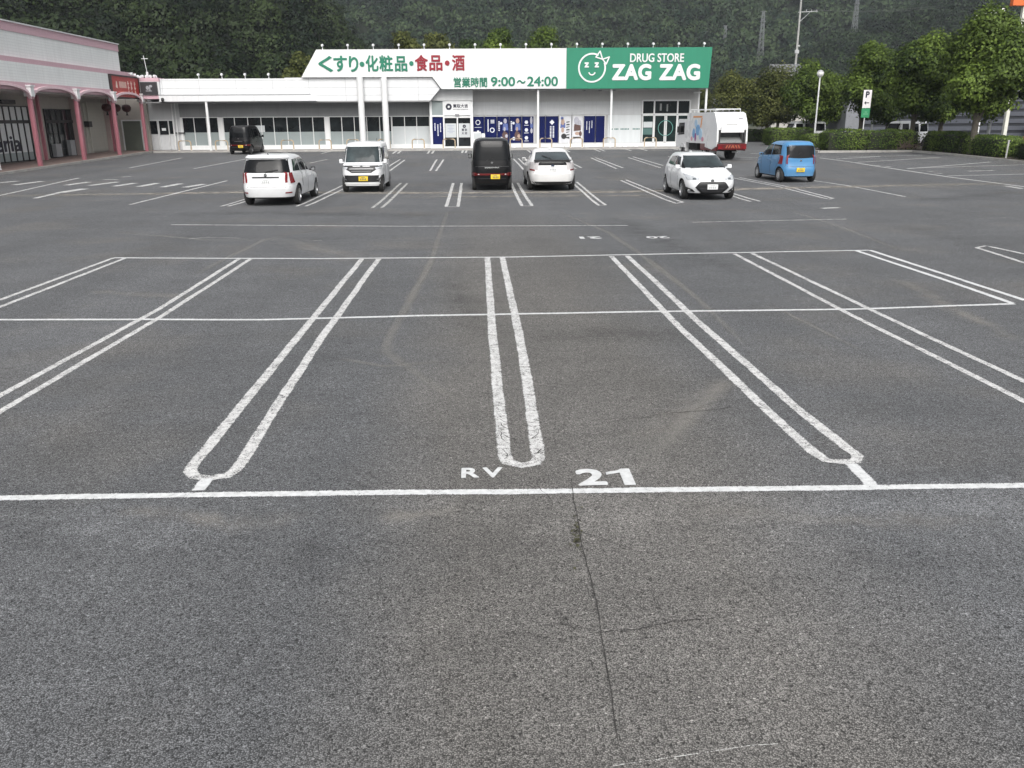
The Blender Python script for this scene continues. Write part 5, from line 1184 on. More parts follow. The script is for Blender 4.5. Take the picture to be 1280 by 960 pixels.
# ---- white vans half hidden behind the hedges
def small_truck(x, y, head, label):
    c = Car('delivery_van', label, 'van', (x, y, .35), head, [(.25, .25, -1.60, 1.62, .70), (.45, .45, -1.68, 1.70, .735), (.95, .92, -1.68, 1.70, .738), (1.05, 1.02, -1.66, 1.64, .73), (1.40, 1.40, -1.63, 1.45, .70), (1.75, 1.75, -1.58, 1.26, .66), (1.85, 1.85, -1.48, 1.12, .58), (1.90, 1.90, -1.1, .9, .40)], CW, 2.4, 1.42, .28, expo=7)
    c.patch('windscreen', 'F', [(-.62, 1.08), (.62, 1.08)], [(-.58, 1.72), (.58, 1.72)], CGL); c.patch('rear_window', 'B', [(-.58, 1.08), (.58, 1.08)], [(-.54, 1.70), (.54, 1.70)], CGL)
    for sd_ in 'LR':
        for a0, a1 in ((-1.45, -.6), (-.48, .4), (.52, 1.2)): c.patch('side_window', sd_, [(a0, 1.10), (a1, 1.10)], [(a0+.04, 1.70), (a1-.06, 1.70)], CGL)
    c.wheels(wid=.16, spokes=6)
    return c

small_truck(36.0, 72.5, 200, 'white van half hidden behind the hedge right of the parking sign')
small_truck(30.4, 80.5, 185, 'white van half hidden behind the hedge by the globe lamp post')
# ---- refuse truck
tk = empty('refuse_truck', (15.4, 57.2, gz(56)), R(98), 'white refuse truck seen from behind with open rear hopper and red striped bumper', 'truck')
tk.scale = (1.05, .90, 1.02)
TW = cpaint('truck_white', (.72, .73, .73)); TRED = cpaint('truck_red', (.11, .006, .008)); TGR = pm('hopper_steel', (.30, .31, .31), .45, .4, var=.3, scale=5, streak=True); TDK = pm('hopper_dark', (.03, .03, .032), .6)
def tp(mb, name, mat, smooth=None): return mb.build(name, mat, tk, smooth=smooth)
def prism_side(mb, poly, y0, y1, mi=0):     # polygon in (x, z) pulled across the truck
    return mb.prism_y(poly, y0, y1, mi)
b = MB(); b.box(-3.0, 3.4, -.42, .42, .52, .80); tp(b, 'chassis', UNDER)
b = MB(); b.prism_y([(1.95, .62), (3.70, .62), (3.74, 1.3), (3.50, 2.25), (3.25, 2.42), (1.95, 2.42)], -1.03, 1.03); o = tp(b, 'cab', TW)
for sy in (-1, 1):
    b = MB(); y = sy*1.032; b.prism_y([(2.25, 1.45), (3.35, 1.40), (3.25, 2.18), (2.25, 2.2)], min(y, y+sy*.006), max(y, y+sy*.006)); b.build('side_window', CGL, o)
    b = MB(); b.box(2.9, 3.0, min(sy*1.06, sy*1.30), max(sy*1.06, sy*1.30), 1.55, 1.95, bev=.03); b.build('door_mirror', BLK, o)
b = MB(); b.add([(3.708, -.92, 1.42), (3.708, .92, 1.42), (3.525, .9, 2.2), (3.525, -.9, 2.2), (3.68, -.92, 1.42), (3.68, .92, 1.42), (3.49, .9, 2.2), (3.49, -.9, 2.2)], [(0, 1, 2, 3), (4, 7, 6, 5), (0, 4, 5, 1), (1, 5, 6, 2), (2, 6, 7, 3), (3, 7, 4, 0)]); b.build('windscreen', CGL, o)
bx = MB(); bx.prism_y([(-1.40, .95), (1.75, .95), (1.75, 2.72), (1.62, 2.80), (-1.40, 2.80)], -1.09, 1.09); body = tp(bx, 'compactor_body', TW)
# tail gate: rounded profile and recess
tg = MB()
prof = [(-1.38, 2.81), (-2.35, 2.81), (-2.62, 2.72), (-2.85, 2.35), (-3.02, 1.95), (-3.05, 1.72)]
tg.prism_y([(-1.38, 1.5), (-1.38, 2.81), (-2.35, 2.81), (-2.62, 2.72), (-2.85, 2.35), (-3.0, 1.98), (-3.02, 1.78), (-2.5, 1.72), (-2.0, 1.5)][::-1], -1.0, 1.0)
gate = tp(tg, 'tail_gate', TW)
for sy in (-1, 1):
    b = MB(); y0, y1 = sorted((sy*1.002, sy*1.12)); b.prism_y([(-1.38, .75), (-1.38, 2.81), (-2.35, 2.82), (-2.64, 2.73), (-2.88, 2.35), (-3.08, 1.95), (-3.12, 1.1), (-3.0, .80), (-2.4, .62)][::-1], y0, y1); b.build('side_cheek', TW, gate)
    b = MB(); y0, y1 = sorted((sy*.86, sy*1.0)); b.box(-3.10, -2.98, y0, y1, 1.05, 1.76); b.build('hopper_post', TDK, gate)
b = MB(); b.box(-2.3, -2.2, -1.0, 1.0, .75, 1.6); b.prism_y([(-2.2, .80), (-3.05, .88), (-3.05, .98), (-2.2, 1.0)], -1.0, 1.0); tp(b, 'hopper', TDK)
b = MB(); b.prism_y([(-2.72, 1.05), (-2.98, 1.02), (-2.62, 1.34), (-2.40, 1.38)], -.84, .84); tp(b, 'packer_plate', TGR)
b = MB(); b.prism_y([(-2.40, 1.40), (-2.5, 1.40), (-2.62, 1.70), (-2.50, 1.70)], -.84, .84); tp(b, 'upper_plate', pm('plate_dark_grey', (.10, .105, .11), .5))
b = MB(); b.box(-3.13, -3.07, -.84, .84, 1.62, 1.98, bev=.015); tp(b, 'hopper_lid', TW)
b = MB(); b.box(-3.2, -2.6, -1.05, 1.05, .62, .97, bev=.03); bump = tp(b, 'rear_bumper', TRED)
b = MB(); b.box(-3.215, -3.203, -.62, .62, .70, .90); o = b.build('chevron_board', pm('reflective_dark_red', (.07, .008, .008), .4), bump)
b = MB()
for i in range(6):
    y = -.58+i*.2; s_ = 1 if i < 3 else -1
    b.add([(-3.222, y, .71), (-3.222, y+.09, .71), (-3.222, y+.09+s_*.1, .89), (-3.222, y+s_*.1, .89), (-3.216, y, .71), (-3.216, y+.09, .71), (-3.216, y+.09+s_*.1, .89), (-3.216, y+s_*.1, .89)], [(0, 1, 2, 3), (4, 7, 6, 5), (0, 4, 5, 1), (1, 5, 6, 2), (2, 6, 7, 3), (3, 7, 4, 0)])
b.build('stripe', pm('reflective_orange', (.36, .09, .045), .4), o)
for sy in (-1, 1):
    b = MB(); y0, y1 = sorted((sy*.78, sy*1.02)); b.box(-3.225, -3.204, y0, y1, .66, .82); b.build('tail_lamp', TAIL, bump)
    b = MB(); y0, y1 = sorted((sy*.55, sy*.98)); b.box(-2.93, -2.86, y0, y1, 2.08, 2.16); tp(b, 'upper_lamp', pm('lamp_brown', (.10, .05, .045), .3))
    b = MB(); y0, y1 = sorted((sy*1.0, sy*1.09)); b.box(-3.0, -.6, y0, y1, .55, .95); tp(b, 'side_skirt', TRED)
b = MB(); b.box(-2.83, -2.76, -.85, -.55, 2.32, 2.46); tp(b, 'marker_lamp', pm('lamp_grey2', (.3, .3, .32), .4))
b = MB(); b.box(-2.98, -2.91, -.42, .42, 2.07, 2.15); tp(b, 'gate_plate', pm('plate_pale', (.5, .5, .5), .5))
# rail on the roof
b = MB()
for sy in (-.9, .9): b.tube([(-2.3, sy, 2.98), (1.6, sy, 2.98)], .03, 6)
for x in (-2.3, -1.5, -.7, .2, 1.0, 1.6):
    for sy in (-.9, .9): b.tube([(x, sy, 2.80), (x, sy, 2.98)], .025, 6)
for x in (-2.3, 1.6): b.tube([(x, -.9, 2.985), (x, .9, 2.985)], .03, 6)
tp(b, 'roof_rail', WHITE_METAL)
b = MB(); b.box(-2.2, -.2, -.75, .75, 2.81, 2.86); tp(b, 'roof_mat', TDK)
# children's-drawing style decoration, plain coloured shapes
for nm, col, shp in (('blue', (.16, .36, .62), [(-.1, 1.75, .36, .34), (.55, 1.55, .22, .3)]), ('light_blue', (.40, .58, .74), [(.25, 2.15, .22, .25), (-.55, 1.5, .25, .34)]), ('orange', (.72, .30, .08), []), ('purple', (.25, .05, .22), [(.25, 1.30, .13, .26)]), ('pink', (.62, .28, .36), [(-.9, 1.2, .2, .14), (.85, 1.2, .14, .14)])):
    b = MB()
    for x, z, rx, rz in shp: ell(b, x, z, rx, rz, 1.0905, 1.0945+.001*len(nm), 16)
    if nm == 'orange': b.prism_y([(-.75, 2.6), (.75, 2.6), (.75, 2.5), (-.6, 2.5)], 1.0905, 1.096); b.prism_y([(-.75, 2.5), (-.58, 2.5), (-.45, 1.9), (-.6, 1.9)], 1.0905, 1.0965)
    tp(b, 'side_decoration', pm('decor_'+nm, col, .4, var=.15, scale=6))
TWHEEL = .40
for x in (2.45, -1.55):
    for sy in (-1, 1):
        b = MB(); y = sy*.95; w2 = .24 if x > 0 else .48; r = TWHEEL
        b.lathe([(r*.55, 0), (r*.9, 0), (r, .04), (r, w2-.04), (r*.9, w2), (r*.55, w2)], 28, (0, 0, 0), 'y'); o = b.build('wheel', TY, tk, (x, y-(w2 if sy > 0 else 0), r), smooth=50)
        b = MB(); yo = w2-.01 if sy > 0 else .01; b.lathe([(0, yo), (r*.3, yo), (r*.35, yo-(.05 if sy > 0 else -.05)), (r*.58, yo-(.06 if sy > 0 else -.06)), (r*.58, yo)], 20, (0, 0, 0), 'y'); b.build('rim', RIMG, o, smooth=40)
        b = MB(); n = 12
        for i in range(n):
            a0, a1 = math.pi*i/n, math.pi*(i+1)/n; rr = r*1.22; y0, y1 = sorted((sy*.62, sy*1.06))
            P = [(x+rr*math.cos(a), r+rr*math.sin(a)) for a in (a0, a1)]; Q = [(x+(rr+.03)*math.cos(a), r+(rr+.03)*math.sin(a)) for a in (a0, a1)]
            b.prism_y([P[0], Q[0], Q[1], P[1]], y0, y1)
        tp(b, 'mudguard', TW)
for sy in (-1, 1):
    b = MB(); y0, y1 = sorted((sy*.5, sy*.98)); b.box(.1, 1.5, y0, y1, .5, .92); tp(b, 'side_tank', UNDER)

HAZE = .00022
# ================================================================== TREES, HEDGES
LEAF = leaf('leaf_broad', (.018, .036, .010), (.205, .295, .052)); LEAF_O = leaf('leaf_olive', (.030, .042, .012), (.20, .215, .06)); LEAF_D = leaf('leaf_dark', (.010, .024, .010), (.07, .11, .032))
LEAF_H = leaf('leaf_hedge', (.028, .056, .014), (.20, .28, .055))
BARK = pm('bark', (.085, .075, .06), .9, var=.4, scale=5, bump=.6)
def trunk(mb, h, r0, rng, lobes):
    pts = [Vector((0, 0, -.1))]; n = 6
    for i in range(1, n+1): pts.append(Vector((rng.uniform(-.1, .1)*i/n, rng.uniform(-.1, .1)*i/n, h*i/n)))
    mb.tube(pts, [r0*(1.25 if i == 0 else 1-.5*i/n) for i in range(n+1)], 9)
    for L in lobes:
        k_ = rng.integers(2, n); a = pts[k_]; e = Vector(L[:3]); mid = a.lerp(e, .5)+Vector((0, 0, .25))
        mb.tube([a, mid, e], [r0*.42, r0*.25, r0*.06], 6)
def tree(label, x, y, h, rx, ry, base, seed, mat=None, n=9000, size=.095, tr=.2, name='broadleaf_tree', group=None, light=.0, nl=14, z=None):
    rng = np.random.default_rng(seed); t = empty(name, (x, y, gz(min(y, 100)) if z is None else z), 0, label, 'tree', group)
    lobes = []; H = h-base
    for i in range(nl):
        a = rng.uniform(0, 6.28); f = (i+.5)/nl; zz = base+H*(.12+.78*f); prof = math.sin(math.pi*min(1, .18+.72*f))**.7
        rr = math.sqrt(rng.random())*.72*prof; s = rng.uniform(.32, .50)*(.65+.4*prof)
        lobes.append((rx*rr*math.cos(a), ry*rr*math.sin(a), zz, rx*s, ry*s, min(H*.24, rx*s*.9)))
    lobes.append((0, 0, base+H*.5, rx*.58, ry*.58, H*.38))
    n = int(n*1.8); P, d, idx = crown_points(rng, n, lobes, .3)
    lt = rng.uniform(.05, .5, len(lobes))[idx]
    tint = lt+rng.normal(0, .11, n)+.10*d[:, 2]*0+np.where(rng.random(n) < .10, .35, 0)+light
    P[:, 2] = np.maximum(P[:, 2], base*.55+rng.random(n)*.4)
    link('crown', leaf_mesh('crown', P, d+np.array([0, 0, .5]), size, tint, rng), mat or LEAF, t)
    mb = MB(); trunk(mb, base+H*.45, tr, rng, lobes[::2]); mb.build('trunk', BARK, t, smooth=60); return t
TG = 'trees in the row behind the hedges'
tree('tallest broad green tree in the row, nearest the orange sign, leaning over the hedge', 32.3, 56.0, 8.9, 3.3, 2.9, 2.5, 11, n=17000, tr=.24, group=TG, light=.14)
tree('dark green tree at the right edge of the photo, in front of the striped building', 36.8, 55.5, 6.9, 2.1, 2.2, 2.6, 12, n=8000, group=TG)
tree('full round tree behind the white van, left of the tallest tree', 32.2, 64.0, 8.2, 2.6, 2.8, 2.4, 13, n=12000, group=TG, light=.06)
tree('dark rounded tree directly behind the parking sign', 31.6, 71.5, 8.2, 2.3, 2.6, 2.2, 14, n=11000, group=TG)
tree('dark green tree right behind the globe lamp post', 30.6, 80.0, 7.2, 2.9, 2.6, 2.1, 15, n=10000, group=TG, mat=LEAF)
tree('olive tinged tree left of the globe lamp post', 29.0, 87.0, 7.0, 2.9, 2.6, 1.4, 16, n=9500, group=TG, mat=LEAF_O)
tree('olive tinged tree behind the refuse truck, last of the row', 28.0, 94.5, 6.8, 2.9, 2.6, 1.4, 17, n=9500, group=TG, mat=LEAF_O)
tree('slim dark tree between the olive trees, farther back', 33.5, 97.0, 6.4, 2.4, 2.2, 1.6, 18, n=8000, group=TG)
tree('small olive tree at the far end of the road, beside the store corner', 25.9, 103., 6.0, 2.0, 2.0, 1.2, 19, n=7000, group=TG, mat=LEAF_O)
tree('dark tree behind the two olive trees, below the tiled house roof', 34.8, 88.0, 6.3, 2.6, 2.4, 1.6, 25, n=8000, group=TG)
tree('dark tree filling the gap behind the parking sign tree', 36.0, 76.0, 7.6, 2.8, 2.6, 1.6, 26, n=9000, group=TG)
tree('dark tree filling the gap behind the white van', 36.2, 67.5, 7.4, 2.6, 2.6, 1.9, 27, n=9000, group=TG)
TB = 'trees rising behind the shops'
for lab, px0, px1, top, Y, mt, sd in (('olive bush tree just above the slanted end of the sign wall', 352, 402, 70, 96, LEAF_O, 31), ('yellowish green tree behind the middle of the white sign wall', 476, 530, 44, 104, LEAF_O, 32), ('low olive tree just right of the yellowish one behind the sign wall', 520, 585, 47, 106, LEAF_O, 33),
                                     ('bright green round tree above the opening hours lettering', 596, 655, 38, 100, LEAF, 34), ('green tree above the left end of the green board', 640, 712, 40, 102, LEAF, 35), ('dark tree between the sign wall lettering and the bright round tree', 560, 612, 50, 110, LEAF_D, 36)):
    x0, zt = Xat(px0, top-6, Y); x1, _ = Xat(px1, top, Y); tree(lab, (x0+x1)/2, Y, zt-.3, (x1-x0)/2*1.05, 3.2, zt*.3, sd, mat=mt, n=7000, size=.14, tr=.22, group=TB, z=.3, light=.05)

def hedge(label, boxes, seed, name='hedge', size=.055, dens=150, mat=None, cat='hedge', light=0.):
    """clipped shrubs: woody core and a skin of small leaves; boxes = (x0, x1, y0, y1, z1)"""
    rng = np.random.default_rng(seed); cx = np.mean([(b_[0]+b_[1])/2 for b_ in boxes]); cy = np.mean([(b_[2]+b_[3])/2 for b_ in boxes]); z0 = gz(cy)
    t = empty(name, (cx, cy, z0), 0, label, cat); PP, NN = [], []; core = MB()
    for x0, x1, y0, y1, z1 in boxes:
        c = np.array([(x0+x1)/2-cx, (y0+y1)/2-cy, z1*.5]); h = np.array([(x1-x0)/2, (y1-y0)/2, z1*.5]); n = int(dens*8*(h[0]*h[1]+h[0]*h[2]+h[1]*h[2]))
        d = rng.normal(size=(n*2, 3)); d /= np.linalg.norm(d, axis=1)[:, None]; d = d/ (np.abs(d)**5).sum(1)[:, None]**(1/5)
        d = d[d[:, 2] > -.98][:n]; rad = rng.normal(.96, .05, len(d)); q = d*rad[:, None]
        lump = 1+.05*np.sin(q[:, 0]*h[0]*2.3+seed)+.05*np.sin(q[:, 1]*h[1]*2.7)*np.sin(q[:, 0]*h[0]*4.1)
        P = c+q*h*lump[:, None]; P[:, 2] = np.maximum(P[:, 2], .03); PP.append(P); NN.append(d**3/np.linalg.norm(d**3, axis=1)[:, None])
        core.box(c[0]-h[0]*.86, c[0]+h[0]*.86, c[1]-h[1]*.86, c[1]+h[1]*.86, .0, z1*.88, bev=min(.25, h.min()*.5))
    P, N = np.concatenate(PP), np.concatenate(NN); n = len(P)
    tint = .32+rng.normal(0, .18, n)+.22*np.sin(P[:, 0]*1.7)*np.sin(P[:, 1]*1.3)+np.where(rng.random(n) < .08, .35, 0)+light
    link('foliage', leaf_mesh('foliage', P, N, size, tint, rng), mat or LEAF_H, t); core.build('woody_core', pm('hedge_core', (.018, .022, .012), .95, var=.4), t)
hedge('long clipped hedge at the back of the right parking bays, below the parking sign', [(25.1, 28.5, 62.2, 64.2, 1.55), (28.0, 32.3, 62.3, 64.2, 1.5)], 1)
hedge('hedge running along the right side of the parking bays towards the camera', [(32.2, 34.2, 57.5, 62.8, 1.45), (32.0, 34.0, 52.5, 57.8, 1.3)], 2)
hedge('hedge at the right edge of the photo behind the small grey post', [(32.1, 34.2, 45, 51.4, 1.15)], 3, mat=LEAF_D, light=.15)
x0, _ = Xat(1004, 175, 70); x1, _ = Xat(1052, 175, 70)
hedge('low light green hedge left of the parking sign hedge', [(x0, x1+1.2, 69.5, 71.5, 1.05)], 4, light=.12)
x0, _ = Xat(961, 172, 76); x1, _ = Xat(1024, 172, 76)
hedge('rounded dark hedge before the globe lamp post', [(x0, x1, 76, 78.4, 1.45)], 5)
x0, _ = Xat(926, 168, 90); x1, _ = Xat(975, 168, 90)
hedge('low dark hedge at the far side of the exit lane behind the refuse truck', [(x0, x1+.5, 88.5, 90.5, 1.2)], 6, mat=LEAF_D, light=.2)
x0, _ = Xat(1050, 168, 80); x1, _ = Xat(1125, 168, 80)
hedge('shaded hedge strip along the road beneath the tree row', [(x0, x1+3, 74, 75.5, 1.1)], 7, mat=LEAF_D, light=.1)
# kerb of the planting bed
kb = MB()
def kerb_run(P):
    for i in range(len(P)-1):
        a, c = Vector(P[i]), Vector(P[i+1]); L = (c-a).length; n = max(1, int(L/1.0)); d = (c-a)/n; nn = Vector((-d.y, d.x)).normalized()*.09
        for k_ in range(n):
            p, q = a+d*(k_+.01), a+d*(k_+.99); kb.add([(v.x, v.y, gz(v.y)+dz) for dz in (-.1, .15) for v in (p-nn, q-nn, q+nn, p+nn)], [(3, 2, 1, 0), (4, 5, 6, 7), (0, 1, 5, 4), (1, 2, 6, 5), (2, 3, 7, 6), (3, 0, 4, 7)])
kerb_run([(24.6, 65), (24.6, 62.0), (31.3, 61.8), (31.7, 58), (31.7, 40), (32.0, 24)])
tag(kb.build('planting_kerb', KERB), kind='structure')
bed = MB(); bed.prism_z([(24.7, 62.12), (31.4, 61.92), (31.82, 58), (31.82, 24), (36, 24), (36, 75), (24.7, 65)], lambda x, y: gz(y)-.1, lambda x, y: gz(y)+.11); tag(bed.build('planting_bed', pm('bed_soil', (.06, .05, .035), .95, var=.4, scale=2)), kind='structure')
# dead twigs in the hedge gap
rng = np.random.default_rng(9); tw = MB()
for i in range(46):
    a = rng.uniform(0, 6.28); L = rng.uniform(.4, 1.1); p0 = Vector((rng.uniform(-.7, .7), rng.uniform(-.3, .3), rng.uniform(.0, .3))); e = p0+Vector((math.cos(a)*L*.8, -abs(math.sin(a))*L*.5, rng.uniform(.0, .9)*L))
    tw.tube([p0, p0.lerp(e, .5)+Vector((0, 0, .08)), e], [.022, .015, .006], 5)
tag(tw.build('dead_branches', pm('dead_wood', (.16, .12, .10), .9, var=.4), None, (31.0, 62.3, gz(62)+.1)), 'bare dead branches sticking out of the hedge corner at the bays', 'branches')
mp = MB(); mp.tube([(0, 0, 0), (.03, 0, 1.05)], .05, 8); mp.tube([(.03, 0, 1.05), (.03, 0, 1.12)], .065, 8)
q_ = at(1238, 194); tag(mp.build('marker_post', pm('post_grey', (.42, .42, .40), .6, var=.2), None, (31.95, 51.6, gz(51.6)+.1), smooth=50), 'short grey post at the hedge gap on the right side', 'post')
gp = MB(); gp.tube([(0, 0, 0), (.05, 0, 2.6)], .11, 10)
tag(gp.build('utility_post', pm('post_concrete', (.33, .34, .36), .7, var=.2), None, (34.7, 58.5, gz(58)), smooth=50), 'grey concrete post among the tree trunks beside the tallest tree', 'post')
st = MB(); st.lathe([(0, 0), (.17, 0), (.2, .1), (.12, .2), (0, .22)], 8); q_ = at(949, 176); tag(st.build('stone', KERB, None, (29.0, 84, .36)), 'pale stone at the edge of the exit lane', 'stone')

# lamp posts, parking sign
def globe_lamp(x, y, h, label, lean=0.):
    t = empty('lamp_post', (x, y, gz(min(y, 100))), 0, label, 'lamp post'); t.rotation_euler = (0, lean, 0)
    b = MB(); b.lathe([(.11, 0), (.11, .4), (.075, .42), (.06, h-.35), (.10, h-.33), (.12, h-.28), (.05, h-.26)], 14); b.build('pole', WHITE_METAL, t, smooth=40)
    b = MB(); b.lathe([(.02, -.29)]+[(.29*math.cos(a), .29*math.sin(a)) for a in np.linspace(-1.3, .35, 9)], 20, (0, 0, h)); o = b.build('globe', pm('globe_milk', (.70, .70, .68), .25), t, smooth=60)
    b = MB(); b.lathe([(.293*math.cos(a), .293*math.sin(a)) for a in np.linspace(.35, 1.57, 7)], 20, (0, 0, h)); b.build('globe_cap', pm('globe_grey', (.36, .36, .37), .3), o, smooth=60)
x, z = Xat(1025.5, 92, 74); globe_lamp(x, 74, z-gz(74), 'white globe lamp post standing behind the rounded hedge')
x, z = Xat(1100, 69.5, 78); globe_lamp(x, 78, z-.38, 'globe lamp post whose top alone shows above the trees')
t = empty('parking_sign', (28.75, 64.45, gz(64)), R(-4), 'white parking sign with black P and arrow above a green panel', 'sign')
t.scale = (.80, 1, .97); b = MB(); b.tube([(-.03, .05, 0), (-.03, .05, 4.3)], .05, 10); b.build('pole', WHITE_METAL, t, smooth=50)
b = MB(); b.box(-.37, .37, -.04, .0, 3.12, 4.42, bev=.015); b.build('panel', pm('sign_white', (.74, .71, .72), .45), t)
b = MB(); b.box(-.39, .37, -.04, .0, 2.42, 3.10, bev=.01); o = b.build('green_panel', pm('sign_green', (.03, .25, .11), .45, var=.1), t)
b = MB(); b.box(-.22, .22, -.047, -.042, 2.66, 2.72); b.box(-.1, .12, -.047, -.042, 2.80, 2.86); b.build('panel_print', pm('print_green', (.16, .40, .24), .5), o)
lettering('letter', 'P', -.17, .17, 3.86, 4.32, -.042, INK, t, .04, .008)
b = MB(); b.box(-.10, .20, -.05, -.042, 3.46, 3.53); b.prism_y([(-.24, 3.495), (-.08, 3.36), (-.08, 3.63)], -.05, -.042); b.build('arrow', INK, t)

# striped building beyond the road, orange sign, floodlights
lb = empty('striped_building', (48, 86, .35), 0, 'dark building with wide grey horizontal slats beyond the tree row', 'building')
b = MB(); b.box(-10, 14, 0, 12, 0, 4.6); b.build('wall', pm('dark_blue_wall', (.018, .021, .028), .6, var=.2), lb); b = MB(); b.box(-10.2, 14.2, -.2, 12.2, 4.6, 4.8); b.build('roof', ROOF, lb)
for i in range(6): b = MB(); b.box(-9.9, 13.9, -.10, -.002, .35+i*.68, .35+i*.68+.40); b.build('slat', pm('slat_grey', (.07, .077, .095), .5, var=.15, streak=True), lb)
b = MB(); b.box(-11.5, -10.02, .1, 10, 0, 4.4); b.build('end_wall', pm('grey_block', (.22, .23, .25), .7, var=.15), lb)
rc_ = empty('red_awning', (54.6, 84.6, .05), 0, 'red sloping awning at the right edge before the striped building', 'awning')
b = MB(); b.prism_y([(-.9, .0), (2.5, .0), (2.5, 2.3), (.15, 2.3)], -.3, .3); b.build('canvas', pm('awning_red', (.30, .05, .05), .6, var=.15), rc_); b = MB(); b.tube([(-.92, -.32, .0), (.13, -.32, 2.32), (2.5, -.32, 2.32)], .05, 6); b.build('edge', WHITE_METAL, rc_)
ob = empty('orange_sign', (46.6, 76, .35), 0, 'orange sign board on a pale pole above the tallest tree', 'sign')
x0, z0 = Xat(1264, 7.5, 76)
b = MB(); b.box(x0-46.6, x0-46.6+6, -.25, .25, z0-.35, z0-.35+3.2, bev=.04); b.build('board', pm('sign_orange', (.70, .14, .03), .45, var=.08), ob); b = MB(); b.box(x0-46.6+1.0, x0-46.6+1.3, -.15, .15, 0, z0-.36); b.build('pole', pm('pole_cream', (.62, .62, .55), .5), ob)
b = MB(); b.box(x0-46.6+4.6, x0-46.6+4.9, -.15, .15, 0, z0-.36); b.build('pole', MATS['pole_cream'], ob)
fx = [Xat(px, py, 74) for px, py in ((1221.5, 22), (1230.5, 19.5), (1243, 15.5), (1252, 13.5))]
ft = empty('floodlight_mast', (fx[2][0], 74, .35), 0, 'mast with four round white floodlights on a sloping arm above the tallest tree', 'floodlights')
bx0 = fx[2][0]
b = MB(); b.tube([(.2, .2, 0), (.2, .2, fx[2][1]-.75)], .12, 10); b.build('mast', LG, ft)
b = MB(); b.tube([(fx[0][0]-bx0-.1, .05, fx[0][1]-.8), (fx[3][0]-bx0+.2, .05, fx[3][1]-.72)], .05, 8); b.build('arm', LG, ft)
for x, z in fx:
    b = MB(); b.lathe([(.02, -.16), (.14, -.12), (.25, .02), (.27, .06), (.24, .07), (0, .05)][::-1], 18, (x-bx0, -.1, z-.35), 'y'); b.tube([(x-bx0, -.02, z-.38), (x-bx0, .05, z-.76)], .03, 6); b.build('floodlight', pm('flood_white', (.74, .74, .70), .3), ft, smooth=50)

# ================================================================== HILLS BEHIND
hill_soil = pm('hill_soil', (.018, .028, .012), .95, var=.4, scale=.05)
sm = lambda t: np.clip(t, 0, 1)**2*(3-2*np.clip(t, 0, 1))
def h_near(X, Y):      # left hill, close behind the shops
    return 52*sm((Y-104)/135)*sm((-2-X*1.0-(Y-150)*.10)/62)*(1+.07*np.sin(X*.06)*np.sin(Y*.05))
def h_mid(X, Y):       # dark spur on the right
    return 58*sm((Y-255)/130)*sm((X-30-(Y-255)*.10)/230)
def h_far(X, Y):       # the long hill across the back
    return (128+14*np.sin(X*.006+1)+8*np.sin(X*.017))*sm((Y-330)/360)*(1+.05*np.sin(X*.03)*np.sin(Y*.02))
def hill_sheet(name, hf, xs, ys):
    mb = MB(); nx = len(xs); mb.add([(x, y, float(hf(x, y))+.15) for y in ys for x in xs], [(j*nx+i, j*nx+i+1, (j+1)*nx+i+1, (j+1)*nx+i) for j in range(len(ys)-1) for i in range(nx-1)])
    tag(mb.build(name, hill_soil, smooth=180), kind='structure')
hill_sheet('near_hill', h_near, np.linspace(-260, 30, 45), np.linspace(100, 330, 36))
hill_sheet('middle_hill', h_mid, np.linspace(20, 520, 45), np.linspace(250, 470, 30))
hill_sheet('far_hill', h_far, np.linspace(-520, 900, 70), np.linspace(325, 800, 40))
def forest(name, hf, n, xr, yr, crown, seed, mat, leaves, lsz, minh, front=None, vis=None, tone=0.):
    rng = np.random.default_rng(seed); X = rng.uniform(*xr, n*6); Y = rng.uniform(*yr, n*6); H = hf(X, Y)
    # only the slope that faces the lot and lies inside the view, and a margin round it
    px = 594.5+1058*X/(Y*.954); ok = (H > minh) & (px > -260) & (px < 1540) & (149-1109*(H-2.7)/Y > -75)
    if vis is not None: ok &= vis(px, 149-1109*(H-2.7)/Y)
    X, Y, H = X[ok], Y[ok], H[ok]
    cell = crown*.62; keys = {}; keep = []
    for i in range(len(X)):
        k_ = (int(X[i]//cell), int(Y[i]//cell))
        if k_ not in keys: keys[k_] = 1; keep.append(i)
        if len(keep) >= n: break
    X, Y, H = X[keep], Y[keep], H[keep]; m_ = len(X)
    r = crown*.5*rng.lognormal(0, .22, m_); tl = np.clip(rng.normal(.32, .26, m_), 0.0, 1)+np.where(rng.random(m_) < .07, .3, 0); H = H+rng.uniform(-.42, .42, m_)*crown
    d = rng.normal(size=(m_*leaves, 3)); d /= np.linalg.norm(d, axis=1)[:, None]; d[:, 2] = np.abs(d[:, 2])*1.0-.25
    d /= np.linalg.norm(d, axis=1)[:, None]
    ii = np.repeat(np.arange(m_), leaves); ph = rng.uniform(0, 6.28, (m_, 3))[ii]
    bump = 1+.20*np.sin(d[:, 0]*4+ph[:, 0])*np.sin(d[:, 1]*4+ph[:, 1])+.12*np.sin(d[:, 2]*8+ph[:, 2])+rng.normal(0, .07, len(d))
    P = np.stack([X[ii], Y[ii], H[ii]+r[ii]*.75], 1)+d*(r[ii]*bump)[:, None]*np.array([1, 1, .95])
    tint = tl[ii]+rng.normal(0, .07, len(d))+tone
    tag(link(name, leaf_mesh(name, P, d+np.array([0, 0, .12]), lsz, tint, rng), mat), kind='stuff'); return m_
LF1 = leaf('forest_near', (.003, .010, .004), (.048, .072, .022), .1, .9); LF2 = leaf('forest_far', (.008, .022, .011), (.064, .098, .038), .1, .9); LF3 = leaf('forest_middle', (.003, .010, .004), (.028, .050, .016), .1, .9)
n1 = forest('near_forest', h_near, 2600, (-175, 14), (106, 245), 7.4, 51, LF1, 560, .28, .4)
